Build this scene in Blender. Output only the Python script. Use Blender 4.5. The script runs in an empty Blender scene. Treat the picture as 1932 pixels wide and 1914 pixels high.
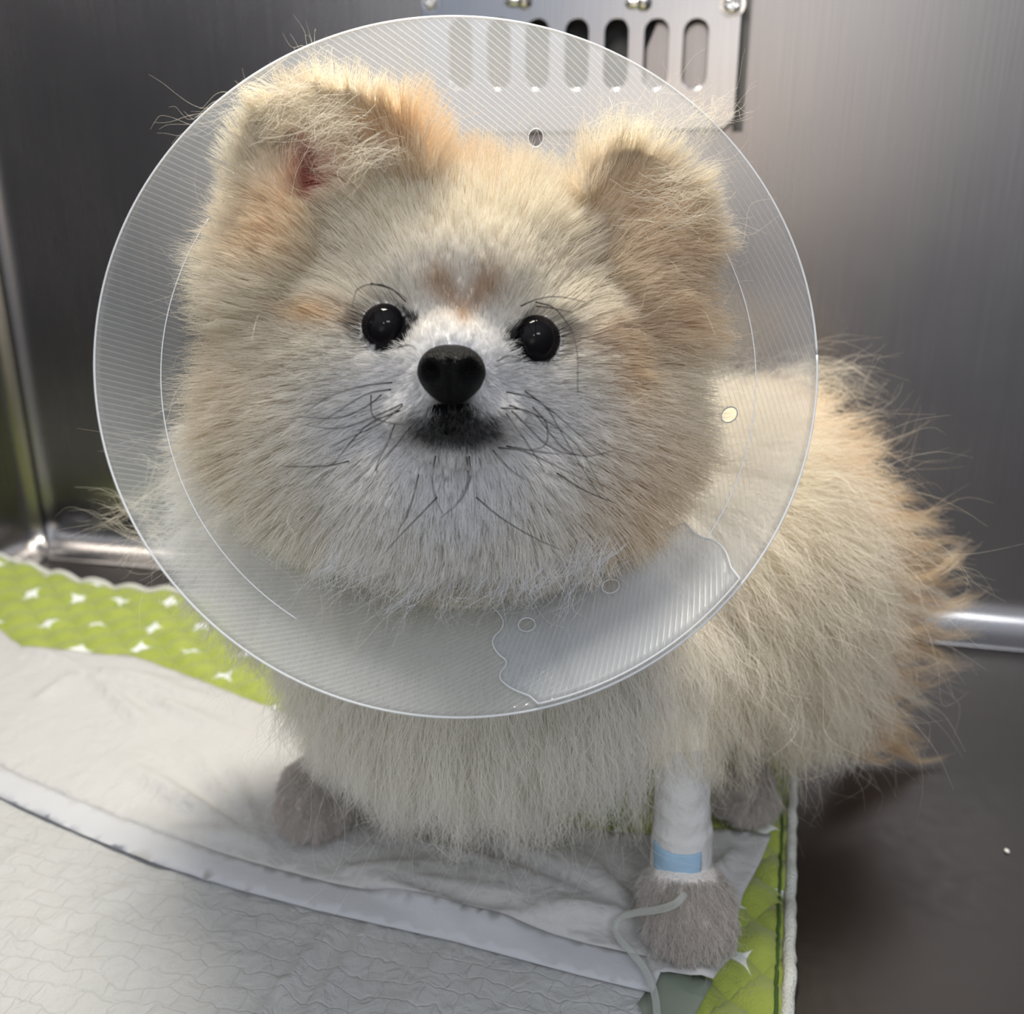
import bpy, bmesh, math, random
import numpy as np
from mathutils import Vector, Matrix, kdtree, noise, bvhtree
from mathutils.geometry import delaunay_2d_cdt

SC = bpy.context.scene
COL = SC.collection
rng = np.random.default_rng(7)
random.seed(7)

# ------------------------------------------------------------------ camera
F = 1700.0                      # focal length in pixels of the 1932x1914 frame
CX, CY = 966.0, 957.0
H = 0.30
PITCH = math.radians(18)
cP, sP = math.cos(PITCH), math.sin(PITCH)
CAM = np.array([0, 0, H])
RIGHT = np.array([1.0, 0, 0]); FWD = np.array([0, cP, -sP]); UP = np.array([0, sP, cP])
cd = bpy.data.cameras.new('camera')
cam_ob = bpy.data.objects.new('camera', cd); COL.objects.link(cam_ob)
cd.sensor_fit = 'HORIZONTAL'; cd.sensor_width = 36; cd.lens = F / 1932 * 36
cd.clip_start = 0.01; cd.clip_end = 50
cam_ob.location = CAM; cam_ob.rotation_euler = (math.pi / 2 - PITCH, 0, 0)
cd.dof.use_dof = True; cd.dof.focus_distance = 0.31; cd.dof.aperture_fstop = 9.0
SC.camera = cam_ob

# ------------------------------------------------------------------ light, exposure
SC.view_settings.view_transform = 'Standard'
SC.view_settings.look = 'None'
SC.view_settings.exposure = 0.13
SC.view_settings.gamma = 1.0
SC.view_settings.use_curve_mapping = False
SC.cycles.max_bounces = 10
SC.cycles.transparent_max_bounces = 24
SC.cycles.diffuse_bounces = 4
SC.cycles.glossy_bounces = 3
SC.cycles.transmission_bounces = 4

def lin(c):
    return tuple(((v / 255) / 12.92 if v / 255 <= 0.04045 else ((v / 255 + 0.055) / 1.055) ** 2.4) for v in c)

def nodes_of(idb):
    idb.use_nodes = True
    nt = idb.node_tree
    nt.nodes.clear()
    return nt, nt.nodes, nt.links

def N(nt, typ, **kw):
    n = nt.nodes.new(typ)
    for k, v in kw.items():
        if k == 'inp':
            for a, b in v.items():
                n.inputs[a].default_value = b
        else:
            setattr(n, k, v)
    return n

def math_node(nt, op, a, b=None, c=None, clamp=False):
    n = nt.nodes.new('ShaderNodeMath'); n.operation = op; n.use_clamp = clamp
    for i, v in enumerate((a, b, c)):
        if v is None: continue
        if isinstance(v, (int, float)): n.inputs[i].default_value = v
        else: nt.links.new(v, n.inputs[i])
    return n.outputs[0]

# the clinic room around the cage: dim surroundings, one bright side, and glows added for plate tint and face fill
w = bpy.data.worlds.new('room_light_and_added_glows'); SC.world = w
nt, nn, ll = nodes_of(w)
out = N(nt, 'ShaderNodeOutputWorld'); bg = N(nt, 'ShaderNodeBackground')
tc = N(nt, 'ShaderNodeTexCoord')
acc = None
def blob(direction, k, color, prev):
    d = Vector(direction).normalized()
    dt = N(nt, 'ShaderNodeVectorMath', operation='DOT_PRODUCT'); ll.new(tc.outputs['Generated'], dt.inputs[0]); dt.inputs[1].default_value = d
    e = math_node(nt, 'SUBTRACT', dt.outputs['Value'], 1.0)
    e = math_node(nt, 'MULTIPLY', e, k)
    e = math_node(nt, 'EXPONENT', e)
    m = N(nt, 'ShaderNodeVectorMath', operation='SCALE'); m.inputs[0].default_value = color; ll.new(e, m.inputs['Scale'])
    if prev is None: return m.outputs[0]
    a = N(nt, 'ShaderNodeVectorMath', operation='ADD'); ll.new(prev, a.inputs[0]); ll.new(m.outputs[0], a.inputs[1])
    return a.outputs[0]
acc = blob((0, 0, 1), 0.0, (0.07, 0.074, 0.085), None)
acc = blob((-0.19, -0.96, 0.20), 75.0, (1.5, 1.40, 1.28), acc)
acc = blob((-0.28, -0.95, 0.07), 160.0, (1.2, 0.78, 0.42), acc)
acc = blob((-0.45, -0.93, 0.26), 60.0, (0.20, 0.25, 0.34), acc)
acc = blob((0.0, -0.62, 0.80), 4.0, (0.85, 0.91, 1.02), acc)
acc = blob((-0.75, -0.35, 0.60), 10.0, (0.6, 0.64, 0.70), acc)
ll.new(acc, bg.inputs['Color']); ll.new(bg.outputs[0], out.inputs['Surface'])
bg.inputs['Strength'].default_value = 1.0

def area(name, loc, target, size, power, color, sy=None):
    ld = bpy.data.lights.new(name, 'AREA'); ld.energy = power; ld.color = color
    ld.shape = 'RECTANGLE'; ld.size = size; ld.size_y = sy or size
    o = bpy.data.objects.new(name, ld); COL.objects.link(o)
    o.location = loc
    o.rotation_euler = (Vector(target) - Vector(loc)).to_track_quat('-Z', 'Y').to_euler()
    return o
area('ceiling_lamp_light', (-0.06, 0.46, 0.78), (0.0, 0.36, 0.2), 0.22, 7.4, (1.0, 0.94, 0.82), 0.16)
area('eye_glint_fill', (0.42, -1.0, 1.45), (0.0, 0.3, 0.25), 0.42, 5.0, (0.92, 0.96, 1.0), 0.22)  # unseen front light, added for eye highlights and soft fill
area('eye_glint_fill_small', (-0.15, -1.2, 1.30), (0.0, 0.3, 0.25), 0.18, 1.6, (0.92, 0.96, 1.0), 0.14)  # second unseen light, added for a smaller eye highlight

# ------------------------------------------------------------------ geometry helpers
def cam(px, py, D):
    return CAM + D * (FWD + RIGHT * (px - CX) / F + UP * (CY - py) / F)
def ray(px, py):
    return FWD + RIGHT * (px - CX) / F + UP * (CY - py) / F
def at_z(px, py, z):
    d = ray(px, py); t = (z - H) / d[2]; return CAM + d * t
def at_y(px, py, y):
    d = ray(px, py); return CAM + d * (y / d[1])
def project(P):
    q = P - CAM
    D = q @ FWD
    return CX + F * (q @ RIGHT) / D, CY - F * (q @ UP) / D, D
def camdir(dx, dup, dtow):
    v = RIGHT * dx + UP * dup - FWD * dtow
    return v / np.linalg.norm(v)

def link(name, data, mats=(), parent=None, smooth=True, label=None, cat=None, group=None, kind=None):
    o = bpy.data.objects.new(name, data); COL.objects.link(o)
    for m in (mats if isinstance(mats, (list, tuple)) else [mats]):
        data.materials.append(m)
    if parent: o.parent = parent
    if smooth and hasattr(data, 'polygons') and len(data.polygons):
        data.polygons.foreach_set('use_smooth', [True] * len(data.polygons))
    tag(o, label, cat, group, kind)
    return o
def tag(o, label=None, cat=None, group=None, kind=None):
    if label: o['label'] = label
    if cat: o['category'] = cat
    if group: o['group'] = group
    if kind: o['kind'] = kind
    return o
def empty(name, loc, label, cat, group=None):
    o = bpy.data.objects.new(name, None); COL.objects.link(o); o.empty_display_size = 0.02
    o.location = loc
    bpy.context.view_layer.update()
    return tag(o, label, cat, group)
def keep(child, parent):
    child.parent = parent
    child.matrix_parent_inverse = parent.matrix_world.inverted()
    return child
def mesh_from(verts, faces, name='m'):
    me = bpy.data.meshes.new(name)
    me.from_pydata([tuple(map(float, v)) for v in verts], [], [tuple(int(i) for i in f) for f in faces])
    me.update()
    return me
def from_bm(bm, name='m'):
    me = bpy.data.meshes.new(name); bm.to_mesh(me); bm.free(); return me

def in_poly(pts, poly):
    pts = np.asarray(pts); poly = np.asarray(poly)
    x, y = pts[:, 0], pts[:, 1]; ins = np.zeros(len(pts), bool)
    j = len(poly) - 1
    for i in range(len(poly)):
        xi, yi = poly[i]; xj, yj = poly[j]
        c = ((yi > y) != (yj > y)) & (x < (xj - xi) * (y - yi) / (yj - yi + 1e-18) + xi)
        ins ^= c; j = i
    return ins
def dist_poly(pts, line, closed=False):
    pts = np.asarray(pts); line = np.asarray(line); d = np.full(len(pts), 1e9)
    n = len(line)
    for i in range(n if closed else n - 1):
        a, b = line[i], line[(i + 1) % n]
        ab = b - a; t = np.clip(((pts - a) @ ab) / (ab @ ab + 1e-18), 0, 1)
        d = np.minimum(d, np.linalg.norm(pts - a - t[:, None] * ab, axis=1))
    return d
def densify(poly, step, closed=True):
    poly = np.asarray(poly, float); out = []
    n = len(poly)
    for i in range(n if closed else n - 1):
        a, b = poly[i], poly[(i + 1) % n]
        k = max(1, int(np.linalg.norm(b - a) / step))
        for t in range(k): out.append(a + (b - a) * t / k)
    if not closed: out.append(poly[-1])
    return np.array(out)
def smooth_line(p, it=2, closed=False):
    p = np.asarray(p, float)
    for _ in range(it):
        q = []
        n = len(p)
        if not closed: q.append(p[0])
        for i in range(n if closed else n - 1):
            a, b = p[i], p[(i + 1) % n]
            q += [a * .75 + b * .25, a * .25 + b * .75]
        if not closed: q.append(p[-1])
        p = np.array(q)
    return p
def region_mesh(outer, holes=(), step=0.005, edge_step=None, jitter=0.0, lines=()):
    """triangulated 2-D region; returns verts (n,2), tris, outer loop"""
    es = edge_step or step
    outer = densify(outer, es)
    pts = [tuple(p) for p in outer]; edges = [(i, (i + 1) % len(outer)) for i in range(len(outer))]
    allholes = []
    for h in holes:
        h = np.asarray(h); b = len(pts)
        pts += [tuple(p) for p in h]; edges += [(b + i, b + (i + 1) % len(h)) for i in range(len(h))]
        allholes.append(h)
    for lnp in lines:
        lnp = densify(lnp, es, False); b = len(pts)
        pts += [tuple(p) for p in lnp]; edges += [(b + i, b + i + 1) for i in range(len(lnp) - 1)]
    mn, mx = outer.min(0), outer.max(0)
    gx = np.arange(mn[0], mx[0], step); gy = np.arange(mn[1], mx[1], step)
    g = np.array(np.meshgrid(gx, gy)).reshape(2, -1).T
    if jitter: g = g + rng.uniform(-jitter, jitter, g.shape) * step
    m = in_poly(g, outer) & (dist_poly(g, outer, True) > step * 0.45)
    for h in allholes:
        m &= ~in_poly(g, h)
        m &= dist_poly(g, h, True) > step * 0.3
    for lnp in lines: m &= dist_poly(g, np.asarray(lnp)) > step * 0.45
    pts += [tuple(p) for p in g[m]]
    r = delaunay_2d_cdt([Vector(p) for p in pts], edges, [], 0, 1e-7)
    V = np.array([tuple(v) for v in r[0]]); T = np.array([list(f) for f in r[2] if len(f) == 3])
    c = V[T].mean(1)
    ok = in_poly(c, outer)
    for h in allholes: ok &= ~in_poly(c, h)
    T = T[ok]
    a = V[T[:, 1]] - V[T[:, 0]]; b = V[T[:, 2]] - V[T[:, 0]]
    fl = (a[:, 0] * b[:, 1] - a[:, 1] * b[:, 0]) < 0
    T[fl] = T[fl][:, ::-1]
    return V, T, outer

def tube_mesh(points, radii, seg=12, cap=True, squash=None):
    P = np.asarray(points, float); n = len(P)
    R = np.full(n, radii) if np.isscalar(radii) else np.asarray(radii)
    V, Fc = [], []
    prev = None
    for i in range(n):
        t = P[min(i + 1, n - 1)] - P[max(i - 1, 0)]; t /= np.linalg.norm(t) + 1e-12
        if prev is None:
            a = np.array([0, 0, 1.0]) if abs(t[2]) < .9 else np.array([1.0, 0, 0])
            u = np.cross(t, a); u /= np.linalg.norm(u)
        else:
            u = prev - t * (prev @ t); u /= np.linalg.norm(u)
        prev = u; v = np.cross(t, u)
        for k in range(seg):
            a = 2 * math.pi * k / seg
            V.append(P[i] + R[i] * (math.cos(a) * u + math.sin(a) * v))
    for i in range(n - 1):
        for k in range(seg):
            k2 = (k + 1) % seg
            Fc.append((i * seg + k, i * seg + k2, (i + 1) * seg + k2, (i + 1) * seg + k))
    if cap:
        Fc.append(tuple(range(seg))[::-1]); Fc.append(tuple((n - 1) * seg + k for k in range(seg)))
    return mesh_from(V, Fc)

def vnoise(P, scale, seed=0.0, octv=1):
    o = Vector((seed * 13.7, seed * 7.1, seed * 3.3))
    out = np.empty(len(P))
    for i, p in enumerate(P):
        v = Vector((p[0], p[1], p[2] if len(p) > 2 else 0.0)) * scale + o
        out[i] = noise.noise(v) if octv == 1 else noise.fractal(v, 1.0, 2.0, octv)
    return out

# ------------------------------------------------------------------ materials
def mat(name): 
    m = bpy.data.materials.new(name); return (m,) + nodes_of(m)
def principled(name, color, rough=0.5, metal=0.0, spec=0.5, bump=None, noise_scale=0, bump_str=0.3, coat=0, detail=3, vary=0.0, bdist=0.001):
    m, nt, nn, ll = mat(name)
    o = N(nt, 'ShaderNodeOutputMaterial'); b = N(nt, 'ShaderNodeBsdfPrincipled')
    b.inputs['Base Color'].default_value = (*color, 1); b.inputs['Roughness'].default_value = rough
    b.inputs['Metallic'].default_value = metal; b.inputs['Specular IOR Level'].default_value = spec
    b.inputs['Coat Weight'].default_value = coat
    ll.new(b.outputs[0], o.inputs[0])
    if noise_scale:
        t = N(nt, 'ShaderNodeTexCoord'); nz = N(nt, 'ShaderNodeTexNoise', inp={'Scale': noise_scale, 'Detail': detail})
        ll.new(t.outputs['Object'], nz.inputs['Vector'])
        bp = N(nt, 'ShaderNodeBump', inp={'Strength': bump_str, 'Distance': bdist}); ll.new(nz.outputs[0], bp.inputs['Height'])
        ll.new(bp.outputs[0], b.inputs['Normal'])
        if vary:
            hs = N(nt, 'ShaderNodeMixRGB', blend_type='MULTIPLY'); hs.inputs['Fac'].default_value = vary
            hs.inputs[1].default_value = (*color, 1); ll.new(nz.outputs[0], hs.inputs[2]); ll.new(hs.outputs[0], b.inputs['Base Color'])
    return m

def steel(name, base, rough, brush_axis='Z', scale=1.0):
    m, nt, nn, ll = mat(name)
    o = N(nt, 'ShaderNodeOutputMaterial'); b = N(nt, 'ShaderNodeBsdfPrincipled')
    b.inputs['Metallic'].default_value = 1.0
    t = N(nt, 'ShaderNodeTexCoord')
    mp = N(nt, 'ShaderNodeMapping')
    sc = {'Z': (900, 900, 12), 'X': (12, 900, 900), 'N': (120, 120, 120)}[brush_axis]
    mp.inputs['Scale'].default_value = [s * scale for s in sc]
    ll.new(t.outputs['Object'], mp.inputs['Vector'])
    nz = N(nt, 'ShaderNodeTexNoise', inp={'Scale': 1.0, 'Detail': 3.0}); ll.new(mp.outputs[0], nz.inputs['Vector'])
    nb = N(nt, 'ShaderNodeTexNoise', inp={'Scale': 9.0, 'Detail': 4.0}); ll.new(t.outputs['Object'], nb.inputs['Vector'])
    r1 = math_node(nt, 'MULTIPLY_ADD', nz.outputs[0], 0.14, rough - 0.07)
    r1 = math_node(nt, 'MULTIPLY_ADD', nb.outputs[0], 0.16, math_node(nt, 'SUBTRACT', r1, 0.08))
    ll.new(r1, b.inputs['Roughness'])
    rp = N(nt, 'ShaderNodeMixRGB', blend_type='MIX')
    rp.inputs[1].default_value = (*[c * 0.88 for c in base], 1); rp.inputs[2].default_value = (*base, 1)
    ll.new(nb.outputs[0], rp.inputs[0]); ll.new(rp.outputs[0], b.inputs['Base Color'])
    bp = N(nt, 'ShaderNodeBump', inp={'Strength': 0.12, 'Distance': 0.0004}); ll.new(nz.outputs[0], bp.inputs['Height'])
    ll.new(bp.outputs[0], b.inputs['Normal']); ll.new(b.outputs[0], o.inputs[0])
    return m
M = {}
M['wall_steel'] = steel('brushed_steel', (0.31, 0.30, 0.30), 0.25)
M['floor_steel'] = steel('floor_steel', (0.125, 0.112, 0.105), 0.36, 'N')
M['plate_steel'] = steel('plate_steel', (0.37, 0.38, 0.40), 0.15)
M['screw'] = principled('screw_metal', (0.75, 0.73, 0.7), 0.18, 1.0)
M['dark'] = principled('duct_shade_black', (0.008, 0.008, 0.009), 0.8)
M['flange_gap_shade'] = principled('flange_gap_dark', (0.08, 0.075, 0.07), 0.5, 0.6)  # dark tone for the flanges and the painted shadow in the plate gap

# ------------------------------------------------------------------ cage shell
WA = np.array([-0.447, 0.804]); WB = np.array([0.383, 0.611])
WU = (WB - WA) / np.linalg.norm(WB - WA); WN = np.array([WU[1], -WU[0]])   # WN points to the camera side
if WN[1] > 0: WN = -WN
def wall_hit(px, py, off=0.0):
    """point of the back wall (offset towards the room): distance along the wall from its left corner, height"""
    d = ray(px, py); p0 = WA + WN * off
    t = ((p0 - CAM[:2]) @ WN) / (d[:2] @ WN)
    P = CAM + d * t
    return (P[:2] - WA) @ WU, P[2]
def wall_point(s, z, off=0.0):
    q = WA + WU * s + WN * off
    return np.array([q[0], q[1], z])

def build_shell():
    R = 0.030
    prof = []
    for k in range(11):
        a = math.pi / 2 * k / 10
        prof.append((R - R * math.sin(a), R - R * math.cos(a)))
    prof += [(0, 0.1), (0, 0.3), (0, 0.6), (0, 0.95)]
    # plan path: left wall (coming from the front) -> rounded corner -> back wall
    path = []
    for s in np.linspace(0.9, R, 12): path.append((WA + WN * s, WU, 'L'))      # left wall runs along WN, its inward normal is WU
    c = WA + WU * R + WN * R
    for k in range(1, 12):
        a = math.pi / 2 * k / 12
        nrm = WU * math.cos(a) + WN * math.sin(a)
        path.append((c - nrm * R, nrm, 'C'))
    for s in np.linspace(R, 1.5, 24): path.append((WA + WU * s, WN, 'B'))
    V = []; 
    for p, nrm, _ in path:
        for d, z in prof:
            q = p + nrm * d; V.append((q[0], q[1], z))
    n = len(prof); FL, FB = [], []
    for i in range(len(path) - 1):
        tgt = FL if i < 18 else FB
        for j in range(n - 1):
            tgt.append((i * n + j, (i + 1) * n + j, (i + 1) * n + j + 1, i * n + j + 1))
    for name, fs in (('wall_left', FL), ('wall_back', FB)):
        used = sorted({v for f in fs for v in f}); mp = {v: i for i, v in enumerate(used)}
        me = mesh_from([V[v] for v in used], [[mp[v] for v in f] for f in fs])
        o = link(name, me, M['wall_steel'], kind='structure')
        md = o.modifiers.new('thickness', 'SOLIDIFY'); md.thickness = 0.002; md.offset = 1
        o['label'] = 'brushed steel cage wall with rounded foot' if name == 'wall_back' else 'brushed steel cage side wall at the left corner'
    fl = [WA + WN * 0.9, WA, WA + WU * 1.5, WA + WU * 1.5 + WN * 0.9]
    me = mesh_from([(p[0], p[1], z) for z in (0.0, -0.004) for p in fl], [(0, 3, 2, 1), (4, 5, 6, 7), (0, 1, 5, 4), (1, 2, 6, 5), (2, 3, 7, 6), (3, 0, 4, 7)])
    o = link('floor', me, M['floor_steel'], kind='structure', smooth=False); o['label'] = 'dark scratched steel cage floor'
build_shell()

# ------------------------------------------------------------------ vent plate
def stadium(s, z0, z1, r, k=10):
    pts = []
    for i in range(k + 1):
        a = math.pi * i / k; pts.append((s + r * math.cos(a), z1 - r + r * math.sin(a)))
    for i in range(k + 1):
        a = math.pi + math.pi * i / k; pts.append((s + r * math.cos(a), z0 + r + r * math.sin(a)))
    return pts
def build_vent():
    off = 0.012
    sl, _ = wall_hit(797, 100, off); sr, _ = wall_hit(1397, 60, off)
    _, zb = wall_hit(1200, 245, off)
    zt = zb + 0.215
    root = empty('vent_plate', tuple(wall_point((sl + sr) / 2, zb, 0.0)), 'shiny steel vent plate with a row of upright slots on the cage back wall', 'vent plate')
    cs = 0.006
    outer = [(sl + cs, zb), (sr - cs, zb), (sr, zb + cs), (sr, zt), (sl, zt), (sl, zb + cs)]
    holes = []
    for px in (868, 941, 1014, 1089, 1164, 1240, 1315):
        s, z1 = wall_hit(px, 35 , off); _, z0 = wall_hit(px, 168, off)
        holes.append(stadium(s, z0, z1, 0.0078))
        holes.append(stadium(s, z1 + 0.045, z1 + 0.045 + (z1 - z0), 0.0078))
    V, T, _ = region_mesh(outer, holes, 0.012)
    me = mesh_from([wall_point(s, z, off) for s, z in V], T)
    o = link('plate_face', me, M['plate_steel'], smooth=False); keep(o, root)
    md = o.modifiers.new('t', 'SOLIDIFY'); md.thickness = 0.0015; md.offset = -1
    bv = o.modifiers.new('b', 'BEVEL'); bv.width = 0.0005; bv.segments = 2; bv.angle_limit = math.radians(50)
    # folded side flanges back to the wall
    for s in (sl + 0.0007, sr - 0.0007):
        q = [wall_point(s - .0007, zb + cs, 0.001), wall_point(s - .0007, zb + cs, off - .0015), wall_point(s - .0007, zt, off - .0015), wall_point(s - .0007, zt, 0.001)]
        q2 = [p + np.array([WU[0], WU[1], 0]) * .0014 for p in q]
        me = mesh_from(q + q2, [(0, 1, 2, 3), (7, 6, 5, 4), (0, 4, 5, 1), (1, 5, 6, 2), (2, 6, 7, 3), (3, 7, 4, 0)])
        keep(link('side_flange', me, M['flange_gap_shade'], smooth=False, label='dark side flange'), root)
    # black sheet standing in for the unlit inside of the duct behind the slots
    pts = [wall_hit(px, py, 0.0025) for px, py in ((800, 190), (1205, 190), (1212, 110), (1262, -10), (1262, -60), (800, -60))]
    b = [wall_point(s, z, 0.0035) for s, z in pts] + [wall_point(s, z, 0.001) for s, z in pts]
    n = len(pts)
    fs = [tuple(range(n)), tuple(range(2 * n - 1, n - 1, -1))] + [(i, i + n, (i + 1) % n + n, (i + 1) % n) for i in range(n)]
    keep(link('duct_shade_sheet', mesh_from(b, fs), M['dark'], smooth=False, label='black sheet standing in for the dark opening behind the slots'), root)
    g0, g1 = sr - .001, sr + .0058  # dark strip painted as the shadow in the gap right of the plate
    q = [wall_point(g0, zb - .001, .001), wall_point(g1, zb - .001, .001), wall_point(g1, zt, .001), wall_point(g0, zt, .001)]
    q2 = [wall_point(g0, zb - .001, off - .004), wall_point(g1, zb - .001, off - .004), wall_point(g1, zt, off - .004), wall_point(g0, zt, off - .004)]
    keep(link('gap_shadow_strip', mesh_from(q + q2, [(3, 2, 1, 0), (4, 5, 6, 7), (0, 1, 5, 4), (1, 2, 6, 5), (2, 3, 7, 6), (3, 0, 4, 7)]), M['flange_gap_shade'], smooth=False, label='dark strip standing in for the gap shadow along the right edge'), root)
    # screws
    def screw(px, py, r):
        s, z = wall_hit(px, py, off)
        c = wall_point(s, z, off)
        bm = bmesh.new()
        bmesh.ops.create_uvsphere(bm, u_segments=20, v_segments=12, radius=r)
        for v in bm.verts:
            v.co.z *= 0.55
            rr = math.hypot(v.co.x, v.co.y)
            if v.co.z > 0 and (min(abs(v.co.x), abs(v.co.y)) < r * 0.17 and rr < r * 0.62): v.co.z -= r * 0.25
        bmesh.ops.create_circle(bm, cap_ends=True, segments=24, radius=r * 1.5)
        rot = Vector((WN[0], WN[1], 0)).to_track_quat('Z', 'Y').to_matrix().to_4x4()
        bm.transform(Matrix.Translation(Vector(c)) @ rot)
        keep(link('screw', from_bm(bm), M['screw']), root)
    screw(812, 4, 0.0042); screw(1382, 8, 0.0055)
    # two slider louvre bolts: a pressed bar with a round head
    for x0, x1, hx, py in ((953, 992, 990, 4), (1180, 1212, 1215, 7)):
        s0, z = wall_hit(x0, py, off); s1, _ = wall_hit(x1, py, off); sh, _ = wall_hit(hx, py, off)
        bm = bmesh.new()
        bmesh.ops.create_uvsphere(bm, u_segments=20, v_segments=10, radius=0.0052, matrix=Matrix.Translation(Vector(wall_point(sh, z, off + .001))))
        keep(link('bolt_head', from_bm(bm), M['screw']), root)
        me = tube_mesh([wall_point(s, z, off + 0.0005) for s in np.linspace(s0, s1, 8)], [0.001, .0028, .0035, .0036, .0036, .0036, .0036, .0036], 12)
        keep(link('slide_bar', me, M['screw']), root)
build_vent()

# ------------------------------------------------------------------ green quilted mat
MZ = 0.007
def mat_material():
    m, nt, nn, ll = mat('green_quilted_cotton')
    o = N(nt, 'ShaderNodeOutputMaterial'); b = N(nt, 'ShaderNodeBsdfPrincipled', inp={'Roughness': 0.9, 'Specular IOR Level': 0.15})
    b.inputs['Sheen Weight'].default_value = 0.25
    t = N(nt, 'ShaderNodeTexCoord')
    sep = N(nt, 'ShaderNodeSeparateXYZ'); ll.new(t.outputs['Object'], sep.inputs[0])
    def cells(off_u, off_v, size, arm, seed):
        u = math_node(nt, 'MULTIPLY_ADD', sep.outputs[0], 1 / size, off_u); v = math_node(nt, 'MULTIPLY_ADD', sep.outputs[1], 1 / size, off_v)
        iu = math_node(nt, 'FLOOR', u); iv = math_node(nt, 'FLOOR', v)
        cv = N(nt, 'ShaderNodeCombineXYZ'); ll.new(iu, cv.inputs[0]); ll.new(iv, cv.inputs[1]); cv.inputs[2].default_value = seed
        wn = N(nt, 'ShaderNodeTexWhiteNoise', noise_dimensions='3D'); ll.new(cv.outputs[0], wn.inputs['Vector'])
        sc = N(nt, 'ShaderNodeSeparateColor'); ll.new(wn.outputs['Color'], sc.inputs[0])
        fu = math_node(nt, 'SUBTRACT', math_node(nt, 'FRACT', u), math_node(nt, 'MULTIPLY_ADD', sc.outputs[0], 0.3, 0.35))
        fv = math_node(nt, 'SUBTRACT', math_node(nt, 'FRACT', v), math_node(nt, 'MULTIPLY_ADD', sc.outputs[1], 0.3, 0.35))
        # rotate by a random angle
        an = math_node(nt, 'MULTIPLY', sc.outputs[2], 3.0)
        cc = math_node(nt, 'COSINE', an); ss = math_node(nt, 'SINE', an)
        x = math_node(nt, 'SUBTRACT', math_node(nt, 'MULTIPLY', fu, cc), math_node(nt, 'MULTIPLY', fv, ss))
        y = math_node(nt, 'ADD', math_node(nt, 'MULTIPLY', fu, ss), math_node(nt, 'MULTIPLY', fv, cc))
        px = math_node(nt, 'POWER', math_node(nt, 'ABSOLUTE', x), 0.5); py = math_node(nt, 'POWER', math_node(nt, 'ABSOLUTE', y), 0.6)
        d = math_node(nt, 'ADD', px, py)
        return math_node(nt, 'LESS_THAN', d, arm)
    star = cells(0.2, 0.1, 0.040, 0.46, 1.0)
    nz = N(nt, 'ShaderNodeTexNoise', inp={'Scale': 60.0, 'Detail': 4.0}); ll.new(t.outputs['Object'], nz.inputs['Vector'])
    g = N(nt, 'ShaderNodeMixRGB'); g.inputs[1].default_value = (*lin((132, 144, 58)), 1); g.inputs[2].default_value = (*lin((164, 176, 86)), 1)
    ll.new(nz.outputs[0], g.inputs[0])
    mx = N(nt, 'ShaderNodeMixRGB'); ll.new(star, mx.inputs[0]); ll.new(g.outputs[0], mx.inputs[1]); mx.inputs[2].default_value = (*lin((222, 226, 222)), 1)
    ll.new(mx.outputs[0], b.inputs['Base Color'])
    nf = N(nt, 'ShaderNodeTexNoise', inp={'Scale': 900.0, 'Detail': 3.0}); ll.new(t.outputs['Object'], nf.inputs['Vector'])
    nw = N(nt, 'ShaderNodeTexNoise', inp={'Scale': 150.0, 'Detail': 3.0}); ll.new(t.outputs['Object'], nw.inputs['Vector'])
    qa = math_node(nt, 'ADD', math_node(nt, 'MULTIPLY', sep.outputs[0], .80 / .0215 * math.pi), math_node(nt, 'MULTIPLY', sep.outputs[1], .60 / .0215 * math.pi))
    qb = math_node(nt, 'ADD', math_node(nt, 'MULTIPLY', sep.outputs[0], -.60 / .0215 * math.pi), math_node(nt, 'MULTIPLY', sep.outputs[1], .80 / .0215 * math.pi))
    qq = math_node(nt, 'MULTIPLY', math_node(nt, 'ABSOLUTE', math_node(nt, 'SINE', qa)), math_node(nt, 'ABSOLUTE', math_node(nt, 'SINE', qb)))
    qq = math_node(nt, 'POWER', qq, 0.3)
    hh = math_node(nt, 'MULTIPLY_ADD', nw.outputs[0], 1.6, nf.outputs[0])
    hh = math_node(nt, 'MULTIPLY_ADD', qq, 3.5, hh)
    bp = N(nt, 'ShaderNodeBump', inp={'Strength': 0.5, 'Distance': 0.0008}); bp.inputs['Distance'].default_value = .0018; ll.new(hh, bp.inputs['Height']); ll.new(bp.outputs[0], b.inputs['Normal'])
    ll.new(b.outputs[0], o.inputs[0])
    return m
M['mat_green'] = mat_material()
M['hem'] = principled('white_terry_hem', lin((206, 206, 198)), 0.95, noise_scale=900, bump_str=0.8, bdist=0.002)
M['stitch'] = principled('dark_green_stitch', lin((60, 86, 30)), 0.9)

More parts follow.
